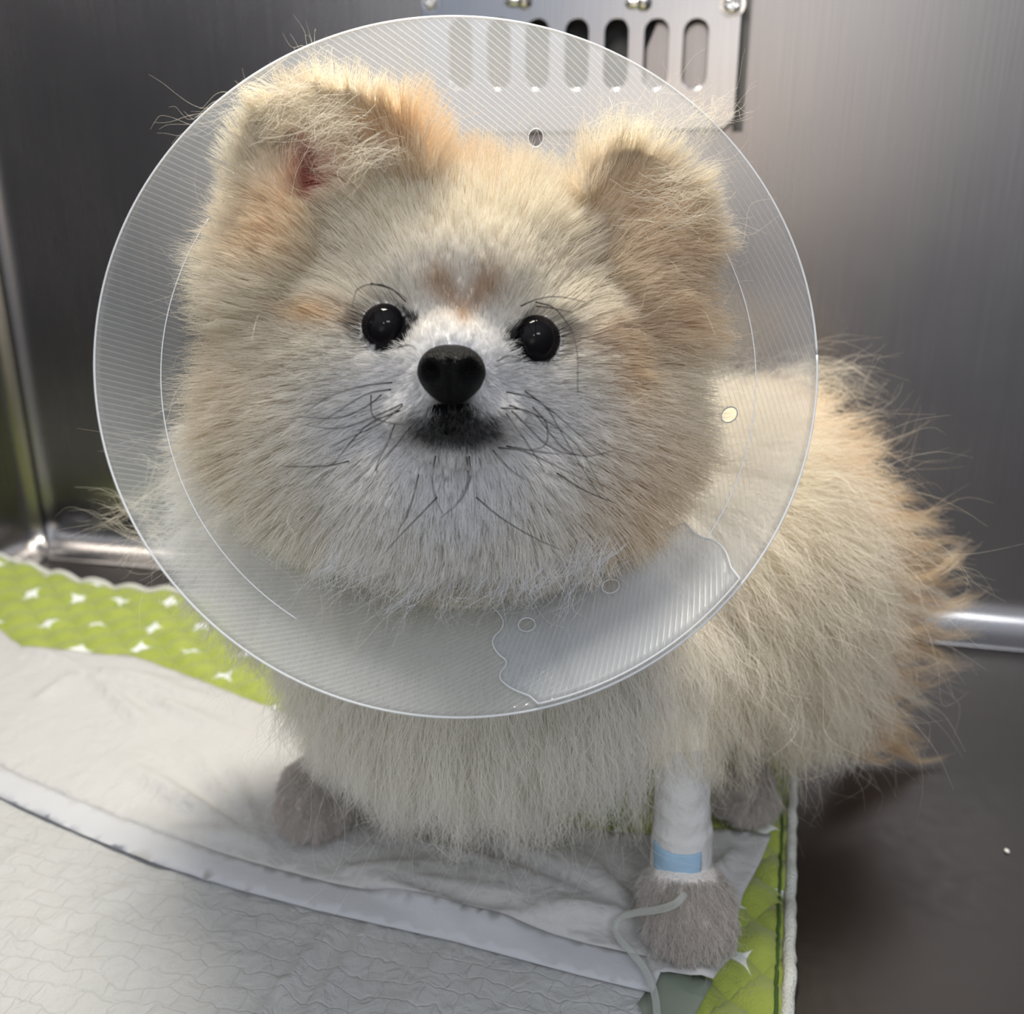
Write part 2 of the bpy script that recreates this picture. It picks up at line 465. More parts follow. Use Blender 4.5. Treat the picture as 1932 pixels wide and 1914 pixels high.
mat_outline_back = [at_z(px, py, 0.022)[:2] for px, py in ((-220, 1000),)] + [at_z(px, py, z)[:2] for px, py, z in ((-60, 1030, .030), (0, 1045, .026), (60, 1068, .018), (150, 1092, .011), (240, 1104, .008), (330, 1108, .008))]
R0 = at_z(1488, 1914, MZ)[:2]; R1 = at_z(1497, 1440, MZ)[:2]
rd = (R1 - R0) / np.linalg.norm(R1 - R0)
back_r = R1 + rd * 0.16
front_r = R0 - rd * 0.14
mat_poly = list(mat_outline_back) + [back_r, front_r, np.array([-0.42, 0.10]) , np.array([-0.50, 0.62])]
mat_poly = np.array(mat_poly)
def mat_height(P, edge_d):
    P = np.asarray(P)
    a = 0.0215
    u = (P @ np.array([0.80, 0.60])) / a; v = (P @ np.array([-0.60, 0.80])) / a
    q = np.abs(np.sin(np.pi * u)) * np.abs(np.sin(np.pi * v))
    z = MZ - 0.0045 + 0.0052 * np.sqrt(q)
    z += 0.0012 * vnoise(P, 45, 2)
    left = np.clip((-0.30 - P[:, 0]) / 0.12, 0, 1.4) * np.clip((P[:, 1] - 0.45) / 0.3, 0, 1)
    z += 0.020 * left ** 1.3
    z -= 0.003 * np.exp(-(edge_d / 0.004) ** 2)
    return z
def build_mat():
    root = empty('quilted_mat', (-0.1, 0.45, 0), 'lime green quilted mat printed with small white stars, white edge, on the steel floor', 'mat')
    V, T, loop = region_mesh(mat_poly, (), 0.0042)
    ed = dist_poly(V, loop, True)
    z = mat_height(V, ed)
    me = mesh_from(np.c_[V, z], T)
    o = keep(link('quilted_cover', me, M['mat_green']), root)
    md = o.modifiers.new('t', 'SOLIDIFY'); md.thickness = 0.002; md.offset = -1
    # hem round the edge
    dl = densify(np.vstack([loop, loop[:1]]), 0.006, False)
    c = dl
    zz = mat_height(c, np.full(len(c), 0.01)) - 0.0018
    pts = np.c_[c, np.maximum(zz, 0.0032)]
    jit = vnoise(pts, 220, 5) * 0.0008
    pts[:, 0] += jit
    keep(link('hem', tube_mesh(pts, 0.0026 + 0.0006 * vnoise(pts, 300, 9), 10), M['hem'], label='white fluffy hem'), root)
    q = []
    a, b = R0 - rd * .12, R1 + rd * .14
    nr = np.array([-rd[1], rd[0]]); 
    if nr[0] > 0: nr = -nr
    ln = densify(np.array([a + nr * .0048, b + nr * .0048]), 0.003, False)
    zs = mat_height(ln, np.full(len(ln), .0048)) + 0.0003
    wob = np.c_[ln, zs]; wob[:, 0] += vnoise(wob, 300, 4) * .0006
    keep(link('stitching', tube_mesh(wob, 0.0008, 6), M['stitch'], label='dark green stitching along the hem'), root)
build_mat()

# ------------------------------------------------------------------ absorbent pads
def pad_material(name, col, emboss, wr=0.6, ang=0.0, trans=0.25):
    m, nt, nn, ll = mat(name)
    o = N(nt, 'ShaderNodeOutputMaterial'); b = N(nt, 'ShaderNodeBsdfPrincipled', inp={'Roughness': 0.62, 'Specular IOR Level': 0.35})
    b.inputs['Base Color'].default_value = (*col, 1)
    t = N(nt, 'ShaderNodeTexCoord'); mp = N(nt, 'ShaderNodeMapping'); mp.inputs['Rotation'].default_value = (0, 0, ang)
    ll.new(t.outputs['Object'], mp.inputs['Vector'])
    dn = N(nt, 'ShaderNodeTexNoise', inp={'Scale': 60.0, 'Detail': 2.0}); ll.new(mp.outputs[0], dn.inputs['Vector'])
    wv = N(nt, 'ShaderNodeVectorMath', operation='MULTIPLY_ADD'); ll.new(dn.outputs['Color'], wv.inputs[0]); wv.inputs[1].default_value = (.016, .016, 0); ll.new(mp.outputs[0], wv.inputs[2])
    br = N(nt, 'ShaderNodeTexBrick', inp={'Scale': 1.0, 'Mortar Size': 0.0006, 'Mortar Smooth': 1.0, 'Brick Width': 0.016, 'Row Height': 0.009})
    br.inputs['Color1'].default_value = (1, 1, 1, 1); br.inputs['Color2'].default_value = (1, 1, 1, 1); br.inputs['Mortar'].default_value = (0, 0, 0, 1)
    ll.new(wv.outputs[0], br.inputs['Vector'])
    n1 = N(nt, 'ShaderNodeTexNoise', inp={'Scale': 90.0, 'Detail': 5.0, 'Distortion': 1.2}); ll.new(mp.outputs[0], n1.inputs['Vector'])
    n2 = N(nt, 'ShaderNodeTexNoise', inp={'Scale': 1400.0, 'Detail': 2.0}); ll.new(mp.outputs[0], n2.inputs['Vector'])
    h = math_node(nt, 'MULTIPLY', br.outputs['Color'], emboss)
    h = math_node(nt, 'MULTIPLY_ADD', n1.outputs[0], wr, h)
    h = math_node(nt, 'MULTIPLY_ADD', n2.outputs[0], 0.12, h)
    bp = N(nt, 'ShaderNodeBump', inp={'Strength': 0.6, 'Distance': 0.0020}); ll.new(h, bp.inputs['Height'])
    ll.new(bp.outputs[0], b.inputs['Normal'])
    tr = N(nt, 'ShaderNodeBsdfTranslucent'); tr.inputs[0].default_value = (*col, 1)
    mx = N(nt, 'ShaderNodeMixShader'); mx.inputs[0].default_value = trans
    ll.new(b.outputs[0], mx.inputs[1]); ll.new(tr.outputs[0], mx.inputs[2]); ll.new(mx.outputs[0], o.inputs[0])
    return m
M['pad_low'] = pad_material('embossed_white_pad', lin((180, 180, 179)), 0.22, 1.5, 0.25, 0.1)
M['pad_top'] = pad_material('soft_white_pad', lin((192, 191, 190)), 0.05, 1.2, -0.1, 0.15)
M['pad_band'] = pad_material('smooth_white_band', lin((194, 195, 199)), 0.0, 0.25, 0, 0.15)
M['pad_margin'] = principled('sage_plastic_margin', lin((126, 134, 122)), 0.35, noise_scale=60, bump_str=0.2)

LZ = 0.0098
front_edge = [(-420, 1290), (-150, 1425), (0, 1500), (150, 1568), (300, 1628), (450, 1674), (600, 1713), (850, 1770), (1100, 1836), (1232, 1868)]
def pad_low():
    root = empty('absorbent_pad', (-0.1, 0.30, LZ), 'embossed off-white absorbent pad spread at the front under the other pad', 'absorbent pad')
    P = lambda px, py: at_z(px, py, LZ)[:2]
    outer = np.array([P(-420, 1290), P(100, 1440), P(600, 1600), P(1000, 1700), P(1345, 1852), P(1312, 1914), P(1270, 2010), P(800, 2200), P(-420, 2120)])
    mg = np.array([P(1000, 1700), P(1262, 1775), P(1225, 1862), P(1190, 1914), P(1150, 2045)])
    V, T, loop = region_mesh(outer, (), 0.004, jitter=.3, lines=[densify(mg[1:4], .004, False)[1:-1]])
    c = V[T].mean(1)
    ln = mg[1:]
    # right of the line is the margin
    a, b = mg[1], mg[4]
    side = (b[0] - a[0]) * (c[:, 1] - a[1]) - (b[1] - a[1]) * (c[:, 0] - a[0])
    isM = side > 0 if ((b[0] - a[0]) * (P(1330, 1900)[1] - a[1]) - (b[1] - a[1]) * (P(1330, 1900)[0] - a[0])) > 0 else side < 0
    # long creases
    z = np.full(len(V), LZ)
    z += 0.0010 * vnoise(V, 28, 3)
    for (x0, y0), (x1, y1), hgt, wd in (((640, 1735), (480, 1940), .0038, .0030), ((700, 1745), (560, 1960), .0032, .0028), ((330, 1640), (60, 1760), .0015, .005), ((860, 1780), (700, 1990), .0014, .004), ((60,1600),(-80,1680),.0015,.003)):
        d = dist_poly(V, np.array([P(x0, y0), P(x1, y1)])); z += hgt * np.exp(-(d / wd) ** 2) 
    z += 0.0006 * vnoise(V, 110, 8)
    z = np.maximum(z, mat_height(V, np.full(len(V), 1.0)) + 0.0008)
    qx, qy, _ = project(np.c_[V, z]); fe_ = np.array(front_edge)
    under = qy < np.interp(qx, fe_[:, 0], fe_[:, 1]) + 6
    z = np.where(under, np.minimum(z, 0.0104), z)
    for nm, fs, mt, lb in (('pad_sheet', T[~isM], M['pad_low'], None), ('plastic_margin', T[isM], M['pad_margin'], 'sage green plastic margin')):
        used = np.unique(fs); mp = -np.ones(len(V), int); mp[used] = np.arange(len(used))
        o = keep(link(nm, mesh_from(np.c_[V[used], z[used]], mp[fs]), mt, label=lb), root)
        md = o.modifiers.new('t', 'SOLIDIFY'); md.thickness = 0.0006; md.offset = -1
pad_low()
UZ = 0.0132
TOPLOOP = None
def pad_top():
    global TOPLOOP
    root = empty('draped_pad', (-0.1, 0.40, UZ), 'crumpled thin white pad lying under the front paws, over the green mat', 'absorbent pad')
    P = lambda px, py, z=UZ: at_z(px, py, z)[:2]
    back = [(-420, 1090), (-120, 1165), (0, 1207), (45, 1238), (150, 1241), (250, 1248), (380, 1286), (520, 1338), (700, 1395), (900, 1470), (1050, 1553), (1150, 1570), (1250, 1577), (1345, 1562), (1400, 1568), (1455, 1576)]
    right = [(1435, 1625), (1405, 1680), (1393, 1715), (1392, 1760), (1390, 1800), (1372, 1812), (1362, 1828), (1345, 1862)]
    fr = [(1300, 1855), (1262, 1836), (1246, 1834)]
    poly = np.array([P(*p) for p in back] + [P(*p) for p in right] + [P(*p) for p in fr] + [P(*p) for p in front_edge[::-1]])
    fe = np.array([P(*p) for p in front_edge])
    fd = densify(fe, 0.004, False); tg = np.gradient(fd, axis=0); tg /= np.linalg.norm(tg, axis=1)[:, None]
    wd_ = (0.016 + 0.0008 * vnoise(fd, 40, 3))[:, None]
    bandline = fd + np.c_[-tg[:, 1], tg[:, 0]] * wd_
    if not in_poly(bandline[len(bandline) // 2][None], poly)[0]: bandline = fd - np.c_[-tg[:, 1], tg[:, 0]] * wd_
    bandline = bandline[4:-1]; bandline = bandline[in_poly(bandline, poly) & (dist_poly(bandline, poly, True) > .0015)]
    V, T, loop = region_mesh(poly, (), 0.0036, jitter=.3, lines=[bandline])
    bandpoly = np.vstack([fd, bandline[::-1]])
    be = np.array([P(*p) for p in back])
    z = np.full(len(V), UZ)
    z += 0.0012 * vnoise(V, 22, 1) + 0.0005 * vnoise(V, 90, 6)
    # tension folds fanning out from the paws
    for cxp, cyp, lst in ((1230, 1735, [(700, 1560), (760, 1620), (850, 1540), (840, 1680), (960, 1560), (980, 1720), (1060, 1590), (900, 1730)]),
                          (500, 1600, [(330, 1400), (270, 1480), (200, 1420), (420, 1420), (330, 1560)]),
                          (640, 1640, [(900, 1760), (1000, 1700), (1040, 1780), (820, 1640)]),
                          (1340, 1660, [(1400, 1600), (1370, 1640)]), (160, 1270, [(420, 1330), (360, 1300), (480, 1400), (300, 1390), (40, 1238), (60, 1340)])):
        a = P(cxp, cyp)
        for q in lst:
            b = P(*q); d = dist_poly(V, np.array([a, b])); L = np.linalg.norm(b - a)
            tt = np.clip(((V - a) @ (b - a)) / L ** 2, 0, 1)
            z += 0.0042 * np.sin(np.pi * np.clip(tt, 0.02, 1)) * np.exp(-(d / (0.0015 + .004 * tt)) ** 2)
    # raised soft corner at the left back
    lift = np.clip((-0.16 - V[:, 0]) / 0.2, 0, 1) * np.clip((V[:, 1] - 0.42) / .2, 0, 1)
    z += 0.012 * lift + 0.0016 * lift * vnoise(V, 60, 12)
    # curled front-right flap and hanging edge
    de = dist_poly(V, fe); z -= 0.0016 * np.exp(-(de / 0.003) ** 2)
    c0 = P(1320, 1845); z += 0.006 * np.exp(-(np.linalg.norm(V - c0, axis=1) / 0.010) ** 2)
    for x_, y_ in ((.0735, .312), (-.097, .388)):
        nearp = np.exp(-(np.hypot(V[:, 0] - x_, V[:, 1] - y_) / .024) ** 4)
        z = z * (1 - nearp) + 0.0128 * nearp
    z = np.maximum(z, 0.0118)
    z = np.maximum(z, mat_height(V, np.full(len(V), 1.0)) + 0.0015)
    c = V[T].mean(1); dband = dist_poly(c, fe)
    isB = in_poly(c, bandpoly)
    for nm, fs, mt, lb in (('pad_sheet', T[~isB], M['pad_top'], None), ('edge_band', T[isB], M['pad_band'], 'smooth bluish white edge band')):
        used = np.unique(fs); mp = -np.ones(len(V), int); mp[used] = np.arange(len(used))
        o = keep(link(nm, mesh_from(np.c_[V[used], z[used] + (0.0 if nm == 'pad_sheet' else 0.0)], mp[fs]), mt, label=lb), root)
        md = o.modifiers.new('t', 'SOLIDIFY'); md.thickness = 0.0005; md.offset = -1
pad_top()

# ------------------------------------------------------------------ cone collar geometry
CONE_C = cam(874, 660, 0.278)
CONE_R = 0.1112
HALF = math.radians(37)
_r = ray(874, 660); _r = _r / np.linalg.norm(_r)
TILT = math.radians(17)
_x = np.array([1.0, 0, 0]); _u = np.cross(_x, _r); _u /= np.linalg.norm(_u)
AX = math.cos(TILT) * _r - math.sin(TILT) * _u * (1 if _u[2] > 0 else -1)      # from the rim back to the neck
E1 = _x - AX * (_x @ AX); E1 /= np.linalg.norm(E1)
E2 = np.cross(E1, AX); E2 = E2 if E2[2] > 0 else -E2
CONE_H = 0.082
def cone_pt(rho_slant, phi, off=0.0):
    """rho_slant: slant distance back from the rim, phi: 0 = right, 90 = top; off pushes outwards"""
    d = rho_slant * math.cos(HALF); r = CONE_R - rho_slant * math.sin(HALF)
    rad = math.cos(phi) * E1 + math.sin(phi) * E2
    nrm = rad * math.cos(HALF) + AX * math.sin(HALF)
    return CONE_C + AX * d + rad * r + nrm * off
def cone_coords(P):
    q = P - CONE_C; d = q @ AX; x = q @ E1; y = q @ E2
    return d, np.hypot(x, y), np.arctan2(y, x)
def cone_from_px(px, py):
    """slant, phi of the cone point seen at a pixel of the photograph (inner wall)"""
    dirv = ray(px, py); best = None
    for t in np.linspace(0.2, 0.42, 2200):
        P = CAM + dirv * t
        d, r, ph = cone_coords(P)
        e = abs(r - (CONE_R - d * math.tan(HALF)))
        if 0 <= d < CONE_H and (best is None or e < best[0]): best = (e, d / math.cos(HALF), ph)
    return best[1], best[2]

exec_after_fur = []
# ------------------------------------------------------------------ the dog: body
def ell(bm, c, r, rot=None, sub=3):
    m = Matrix.Translation(Vector(c)) @ (rot if rot else Matrix()) @ Matrix.Diagonal((*r, 1))
    bmesh.ops.create_icosphere(bm, subdivisions=sub, radius=1.0, matrix=m)
CAMROT = Matrix(((1, 0, 0), tuple(FWD), tuple(UP))).transposed().to_4x4()     # x right, y away, z up as the camera is pitched
def capsule(bm, pts, rad, seg=14):
    for i in range(len(pts) - 1):
        a, b = np.array(pts[i]), np.array(pts[i + 1]); n = max(2, int(np.linalg.norm(b - a) / (min(rad[i], rad[i + 1]) * .4)))
        for k in range(n + 1):
            t = k / n; p = a + (b - a) * t; r = rad[i] + (rad[i + 1] - rad[i]) * t
            bmesh.ops.create_icosphere(bm, subdivisions=2, radius=r, matrix=Matrix.Translation(Vector(p)))

EYES = [(cam(729, 622, 0.2855), 0.0083), (cam(1009, 645, 0.2862), 0.0085)]
NOSE_C = cam(852, 706, 0.263)
def ear_shell(bm, base_l, base_r, tip, D_base, D_tip, cup, thick, bulge=0.22, side=1):
    """cupped ear: a leaf between two base points and a rounded tip (pixels of the head's front view), open to the front"""
    nU, nV = 16, 16
    bl, br_, tp = cam(*base_l, D_base), cam(*base_r, D_base), cam(*tip, D_tip)
    grid = {}
    toward = -FWD
    for layer in (0, 1):
        for j in range(nV + 1):
            v = j / nV
            wv = (1 - v ** 2.4) ** 0.6 if v < 1 else 0.0
            wv = max(wv, 0.02) * (1 + bulge * math.sin(math.pi * v))
            mid = (bl + br_) / 2 * (1 - v) + tp * v
            half = (br_ - bl) / 2
            for i in range(nU + 1):
                u = -1 + 2 * i / nU
                p = mid + half * u * wv
                p = p + toward * (cup * (abs(u) ** 2.2) * (1 - .3 * v) - cup * .5) * (1 if True else 0)
                if layer: p = p - toward * thick
                grid[layer, i, j] = bm.verts.new(p)
    for layer in (0, 1):
        for j in range(nV):
            for i in range(nU):
                q = [grid[layer, i, j], grid[layer, i + 1, j], grid[layer, i + 1, j + 1], grid[layer, i, j + 1]]
                bm.faces.new(q if layer == 0 else q[::-1])
    for j in range(nV):
        bm.faces.new([grid[0, 0, j], grid[0, 0, j + 1], grid[1, 0, j + 1], grid[1, 0, j]])
        bm.faces.new([grid[0, nU, j + 1], grid[0, nU, j], grid[1, nU, j], grid[1, nU, j + 1]])
    for i in range(nU):
        bm.faces.new([grid[0, i, nV], grid[0, i + 1, nV], grid[1, i + 1, nV], grid[1, i, nV]])
        bm.faces.new([grid[0, i + 1, 0], grid[0, i, 0], grid[1, i, 0], grid[1, i + 1, 0]])

EARS = [((515, 430), (815, 345), (545, 148), 0.292, 0.284), ((1095, 375), (1300, 510), (1270, 295), 0.296, 0.290)]
def build_body():
    bm = bmesh.new()
    # head
    ell(bm, cam(868, 585, 0.322), (0.054, 0.040, 0.044), CAMROT, 4)
    ell(bm, cam(850, 715, 0.316), (0.0745, 0.038, 0.049), CAMROT, 4)      # cheeks and ruff
    ell(bm, cam(640, 795, 0.314), (0.040, 0.030, 0.036), CAMROT)
    ell(bm, cam(1070, 795, 0.314), (0.039, 0.030, 0.036), CAMROT)
    ell(bm, cam(545, 500, 0.308), (0.019, 0.024, 0.036), CAMROT)
    ell(bm, cam(1200, 560, 0.312), (0.019, 0.024, 0.032), CAMROT)
    ell(bm, cam(700, 700, 0.308), (0.034, 0.026, 0.036), CAMROT)
    ell(bm, cam(1035, 720, 0.308), (0.034, 0.026, 0.036), CAMROT)
    ell(bm, cam(866, 560, 0.300), (0.030, 0.024, 0.026), CAMROT)         # brow
    for (e, r), s in zip(EYES, (-1, 1)):
        ell(bm, e + FWD * 0.0062, (0.0125, 0.010, 0.0115), CAMROT)       # eye sockets / lids
    ell(bm, cam(860, 690, 0.290), (0.019, 0.024, 0.018), CAMROT)         # muzzle
    ell(bm, cam(854, 720, 0.276), (0.0125, 0.014, 0.0115), CAMROT)
    ell(bm, cam(818, 775, 0.281), (0.0135, 0.014, 0.0105), CAMROT)       # upper lips
    ell(bm, cam(895, 778, 0.281), (0.0135, 0.014, 0.0105), CAMROT)
    ell(bm, cam(858, 828, 0.283), (0.0135, 0.013, 0.0085), CAMROT)       # chin
    ell(bm, cam(862, 885, 0.300), (0.040, 0.024, 0.024), CAMROT)
    for i, e in enumerate(EARS):
        ear_shell(bm, e[0], e[1], e[2], e[3], e[4], 0.012, 0.011, side=-1 if i == 0 else 1)
        b = cam((e[0][0] + e[1][0]) / 2, (e[0][1] + e[1][1]) / 2, e[3] + .012)
        ell(bm, b, (0.022, 0.012, 0.018), CAMROT)
    # neck, chest, trunk
    ell(bm, cam(575, 950, 0.400), (0.048, 0.050, 0.060), CAMROT)

    ell(bm, cam(875, 930, 0.352), (0.058, 0.045, 0.055), CAMROT)
    ell(bm, (-0.018, 0.365, 0.140), (0.080, 0.066, 0.078), None, 4)
    ell(bm, (0.000, 0.370, 0.100), (0.076, 0.055, 0.042), None, 4)
    ell(bm, (-0.050, 0.385, 0.100), (0.050, 0.050, 0.055))
    ell(bm, (0.060, 0.375, 0.105), (0.050, 0.052, 0.050))
    ell(bm, (0.085, 0.430, 0.135), (0.085, 0.080, 0.075), None, 4)
    ell(bm, (0.122, 0.460, 0.128), (0.056, 0.070, 0.078), None, 4)
    ell(bm, (0.138, 0.425, 0.092), (0.044, 0.050, 0.044))
    ell(bm, (0.172, 0.470, 0.108), (0.018, 0.026, 0.042))                 # tail root
    # legs
    capsule(bm, [(0.070, 0.350, 0.110), (0.0735, 0.328, 0.070), (0.0735, 0.322, 0.026)], [0.022, 0.0098, 0.0100])
    ell(bm, (0.0735, 0.312, 0.0265), (0.0185, 0.020, 0.0125))
    capsule(bm, [(-0.060, 0.385, 0.105), (-0.075, 0.392, 0.060), (-0.088, 0.394, 0.030)], [0.026, 0.019, 0.015])
    ell(bm, (-0.097, 0.388, 0.0270), (0.0185, 0.022, 0.0130))
    capsule(bm, [(0.140, 0.43, 0.06), (0.120, 0.425, 0.034)], [0.026, 0.017])
    ell(bm, (0.117, 0.402, 0.0215), (0.0165, 0.024, 0.0125))
    capsule(bm, [(-0.010, 0.475, 0.07), (-0.020, 0.470, 0.03)], [0.026, 0.014])
    ell(bm, (-0.022, 0.455, 0.021), (0.016, 0.024, 0.012))
    for (cx_, cy_), w_, y0, z_ in (((0.0735, 0.312), .0115, -.0175, .0235), ((-0.097, 0.388), .0115, -.0190, .0245), ((0.117, 0.402), .010, -.020, .019)):
        for k, t in enumerate((-1, -.36, .36, 1)):
            ell(bm, (cx_ + w_ * t, cy_ + y0 + (0.006 if abs(t) == 1 else 0), z_ - .001), (0.0060, 0.0105, 0.0092))
    me = from_bm(bm, 'raw')
    tmp = bpy.data.objects.new('tmp', me); COL.objects.link(tmp)
    rm = tmp.modifiers.new('r', 'REMESH'); rm.mode = 'VOXEL'; rm.voxel_size = 0.0018; rm.use_smooth_shade = True
    sm = tmp.modifiers.new('s', 'SMOOTH'); sm.factor = 0.5; sm.iterations = 5
    dg = bpy.context.evaluated_depsgraph_get(); dg.update()
    me2 = bpy.data.meshes.new_from_object(tmp.evaluated_get(dg), depsgraph=dg)
    bpy.data.objects.remove(tmp)
    return me2
BODY = build_body()
nv = len(BODY.vertices)
BV = np.empty(nv * 3); BODY.vertices.foreach_get('co', BV); BV = BV.reshape(-1, 3)
BODY.calc_loop_triangles()
BT = np.empty(len(BODY.loop_triangles) * 3, int); BODY.loop_triangles.foreach_get('vertices', BT); BT = BT.reshape(-1, 3)
BN = np.empty(nv * 3); BODY.vertices.foreach_get('normal', BN); BN = BN.reshape(-1, 3)

# ------------------------------------------------------------------ coat colour and hair flow, measured on the front of the animal
CREAM = np.array(lin((246, 237, 219))); WHITE = np.array(lin((240, 241, 245))); TAN = np.array(lin((238, 210, 170)))
BROWN = np.array(lin((200, 164, 120))); BLACK = np.array([0.012, 0.011, 0.012]); GREY = np.array(lin((222, 214, 208))); RED = np.array(lin((190, 92, 74)))
# px, py, D, sx, sy (pixels), colour, weight
PATCH = [
    (862, 700, .28, 190, 130, WHITE, 1.0), (860, 900, .29, 240, 150, WHITE, .9), (840, 520, .30, 120, 60, WHITE, .5),
    (700, 780, .30, 110, 90, WHITE, .7), (1040, 790, .30, 110, 90, WHITE, .7),
    (830, 548, .29, 26, 26, BROWN, .75), (918, 552, .29, 26, 28, BROWN, .75), (850, 572, .29, 18, 20, BROWN, .6), (900, 574, .29, 18, 20, BROWN, .6), (876, 596, .29, 15, 20, BROWN, .8),
    (625, 600, .30, 50, 20, TAN, 1.0), (1120, 640, .30, 45, 28, BROWN, .6), (1150, 700, .30, 30, 60, TAN, .8),
    (760, 270, .29, 110, 60, TAN, 1.0), (900, 330, .31, 160, 40, TAN, .6), (570, 150, .29, 90, 40, TAN, .35),
    (1230, 470, .31, 110, 90, BROWN, .60), (1250, 600, .31, 90, 70, TAN, .9), (1190, 400, .30, 80, 60, TAN, .8),
    (520, 460, .30, 70, 60, TAN, .8), (560, 380, .30, 80, 60, TAN, .7),
    (1200, 900, .32, 120, 160, TAN, .55), (1180, 1000, .34, 120, 80, TAN, .45), (430, 950, .32, 60, 160, TAN, .5), (480, 700, .32, 80, 120, TAN, .3),
]
def coat(P):
    px, py, D = project(P)
    n = len(P); c = np.tile(CREAM, (n, 1))
    head = (D < 0.345) & (py < 1120)
    for x, y, d, sx, sy, col, wt in PATCH:
        wgt = wt * np.exp(-((px - x) / sx) ** 2 - ((py - y) / sy) ** 2) * np.exp(-((D - d) / 0.05) ** 2) * head
        c = c * (1 - wgt[:, None]) + col * wgt[:, None]
    # inner ear skin
    wgt = np.exp(-((px - 600) / 45) ** 2 - ((py - 335) / 42) ** 2) * head
    c = c * (1 - wgt[:, None]) + RED * wgt[:, None]
    wgt = 0.85 * np.clip((0.10 - P[:, 0]) / 0.05, 0, 1) * (~head)
    c = c * (1 - wgt[:, None]) + np.array(lin((243, 240, 235))) * wgt[:, None]
    # tan saddle and tail
    wgt = np.clip((P[:, 0] - 0.095) / 0.08, 0, 1) * (P[:, 1] > 0.40) * 0.95
    c = c * (1 - wgt[:, None]) + TAN * wgt[:, None]
    # grey trimmed feet
    fz = np.clip((0.052 - P[:, 2]) / 0.02, 0, 1)
    foot = np.zeros(n)
    for x, y in ((.0735, .315), (-.093, .39), (.117, .405), (-.02, .46)):
        foot = np.maximum(foot, (np.hypot(P[:, 0] - x, P[:, 1] - y) < .034) * fz)
    c = c * (1 - foot[:, None]) + GREY * foot[:, None]
    # black lips and eye rims
    lip = 1.0 * np.exp(-(np.abs(px - 858) / 72) ** 4 - (np.abs(py - 800) / 31) ** 4) * (D < .295) * head
    lip = np.maximum(lip, .97 * np.exp(-(np.abs(px - 855) / 42) ** 4 - (np.abs(py - 768) / 26) ** 4) * (D < .285) * head)
    c = c * (1 - lip[:, None]) + BLACK * lip[:, None]
    for (e, r) in EYES:
        ex, ey, _ = project(e[None])
        dd = np.hypot((px - ex) / 1.08, py - ey)
        sg = 1 if e[0] < 0.0 and e[0] < EYES[1][0][0] - .01 else -1
        dd = np.minimum(dd, np.hypot((px - ex - sg * 46) / 1.3, py - ey + 6) + 34)
        k = np.clip((47 - dd) / 3, 0, 1) * (D < .305)
        c = c * (1 - k[:, None]) + BLACK * k[:, None]
    return c

def attr_color(me, cols, dom='POINT'):
    a = me.attributes.new('coat', 'FLOAT_COLOR', dom)
    a.data.foreach_set('color', np.c_[cols, np.ones(len(cols))].astype(np.float32).ravel())
attr_color(BODY, coat(BV))

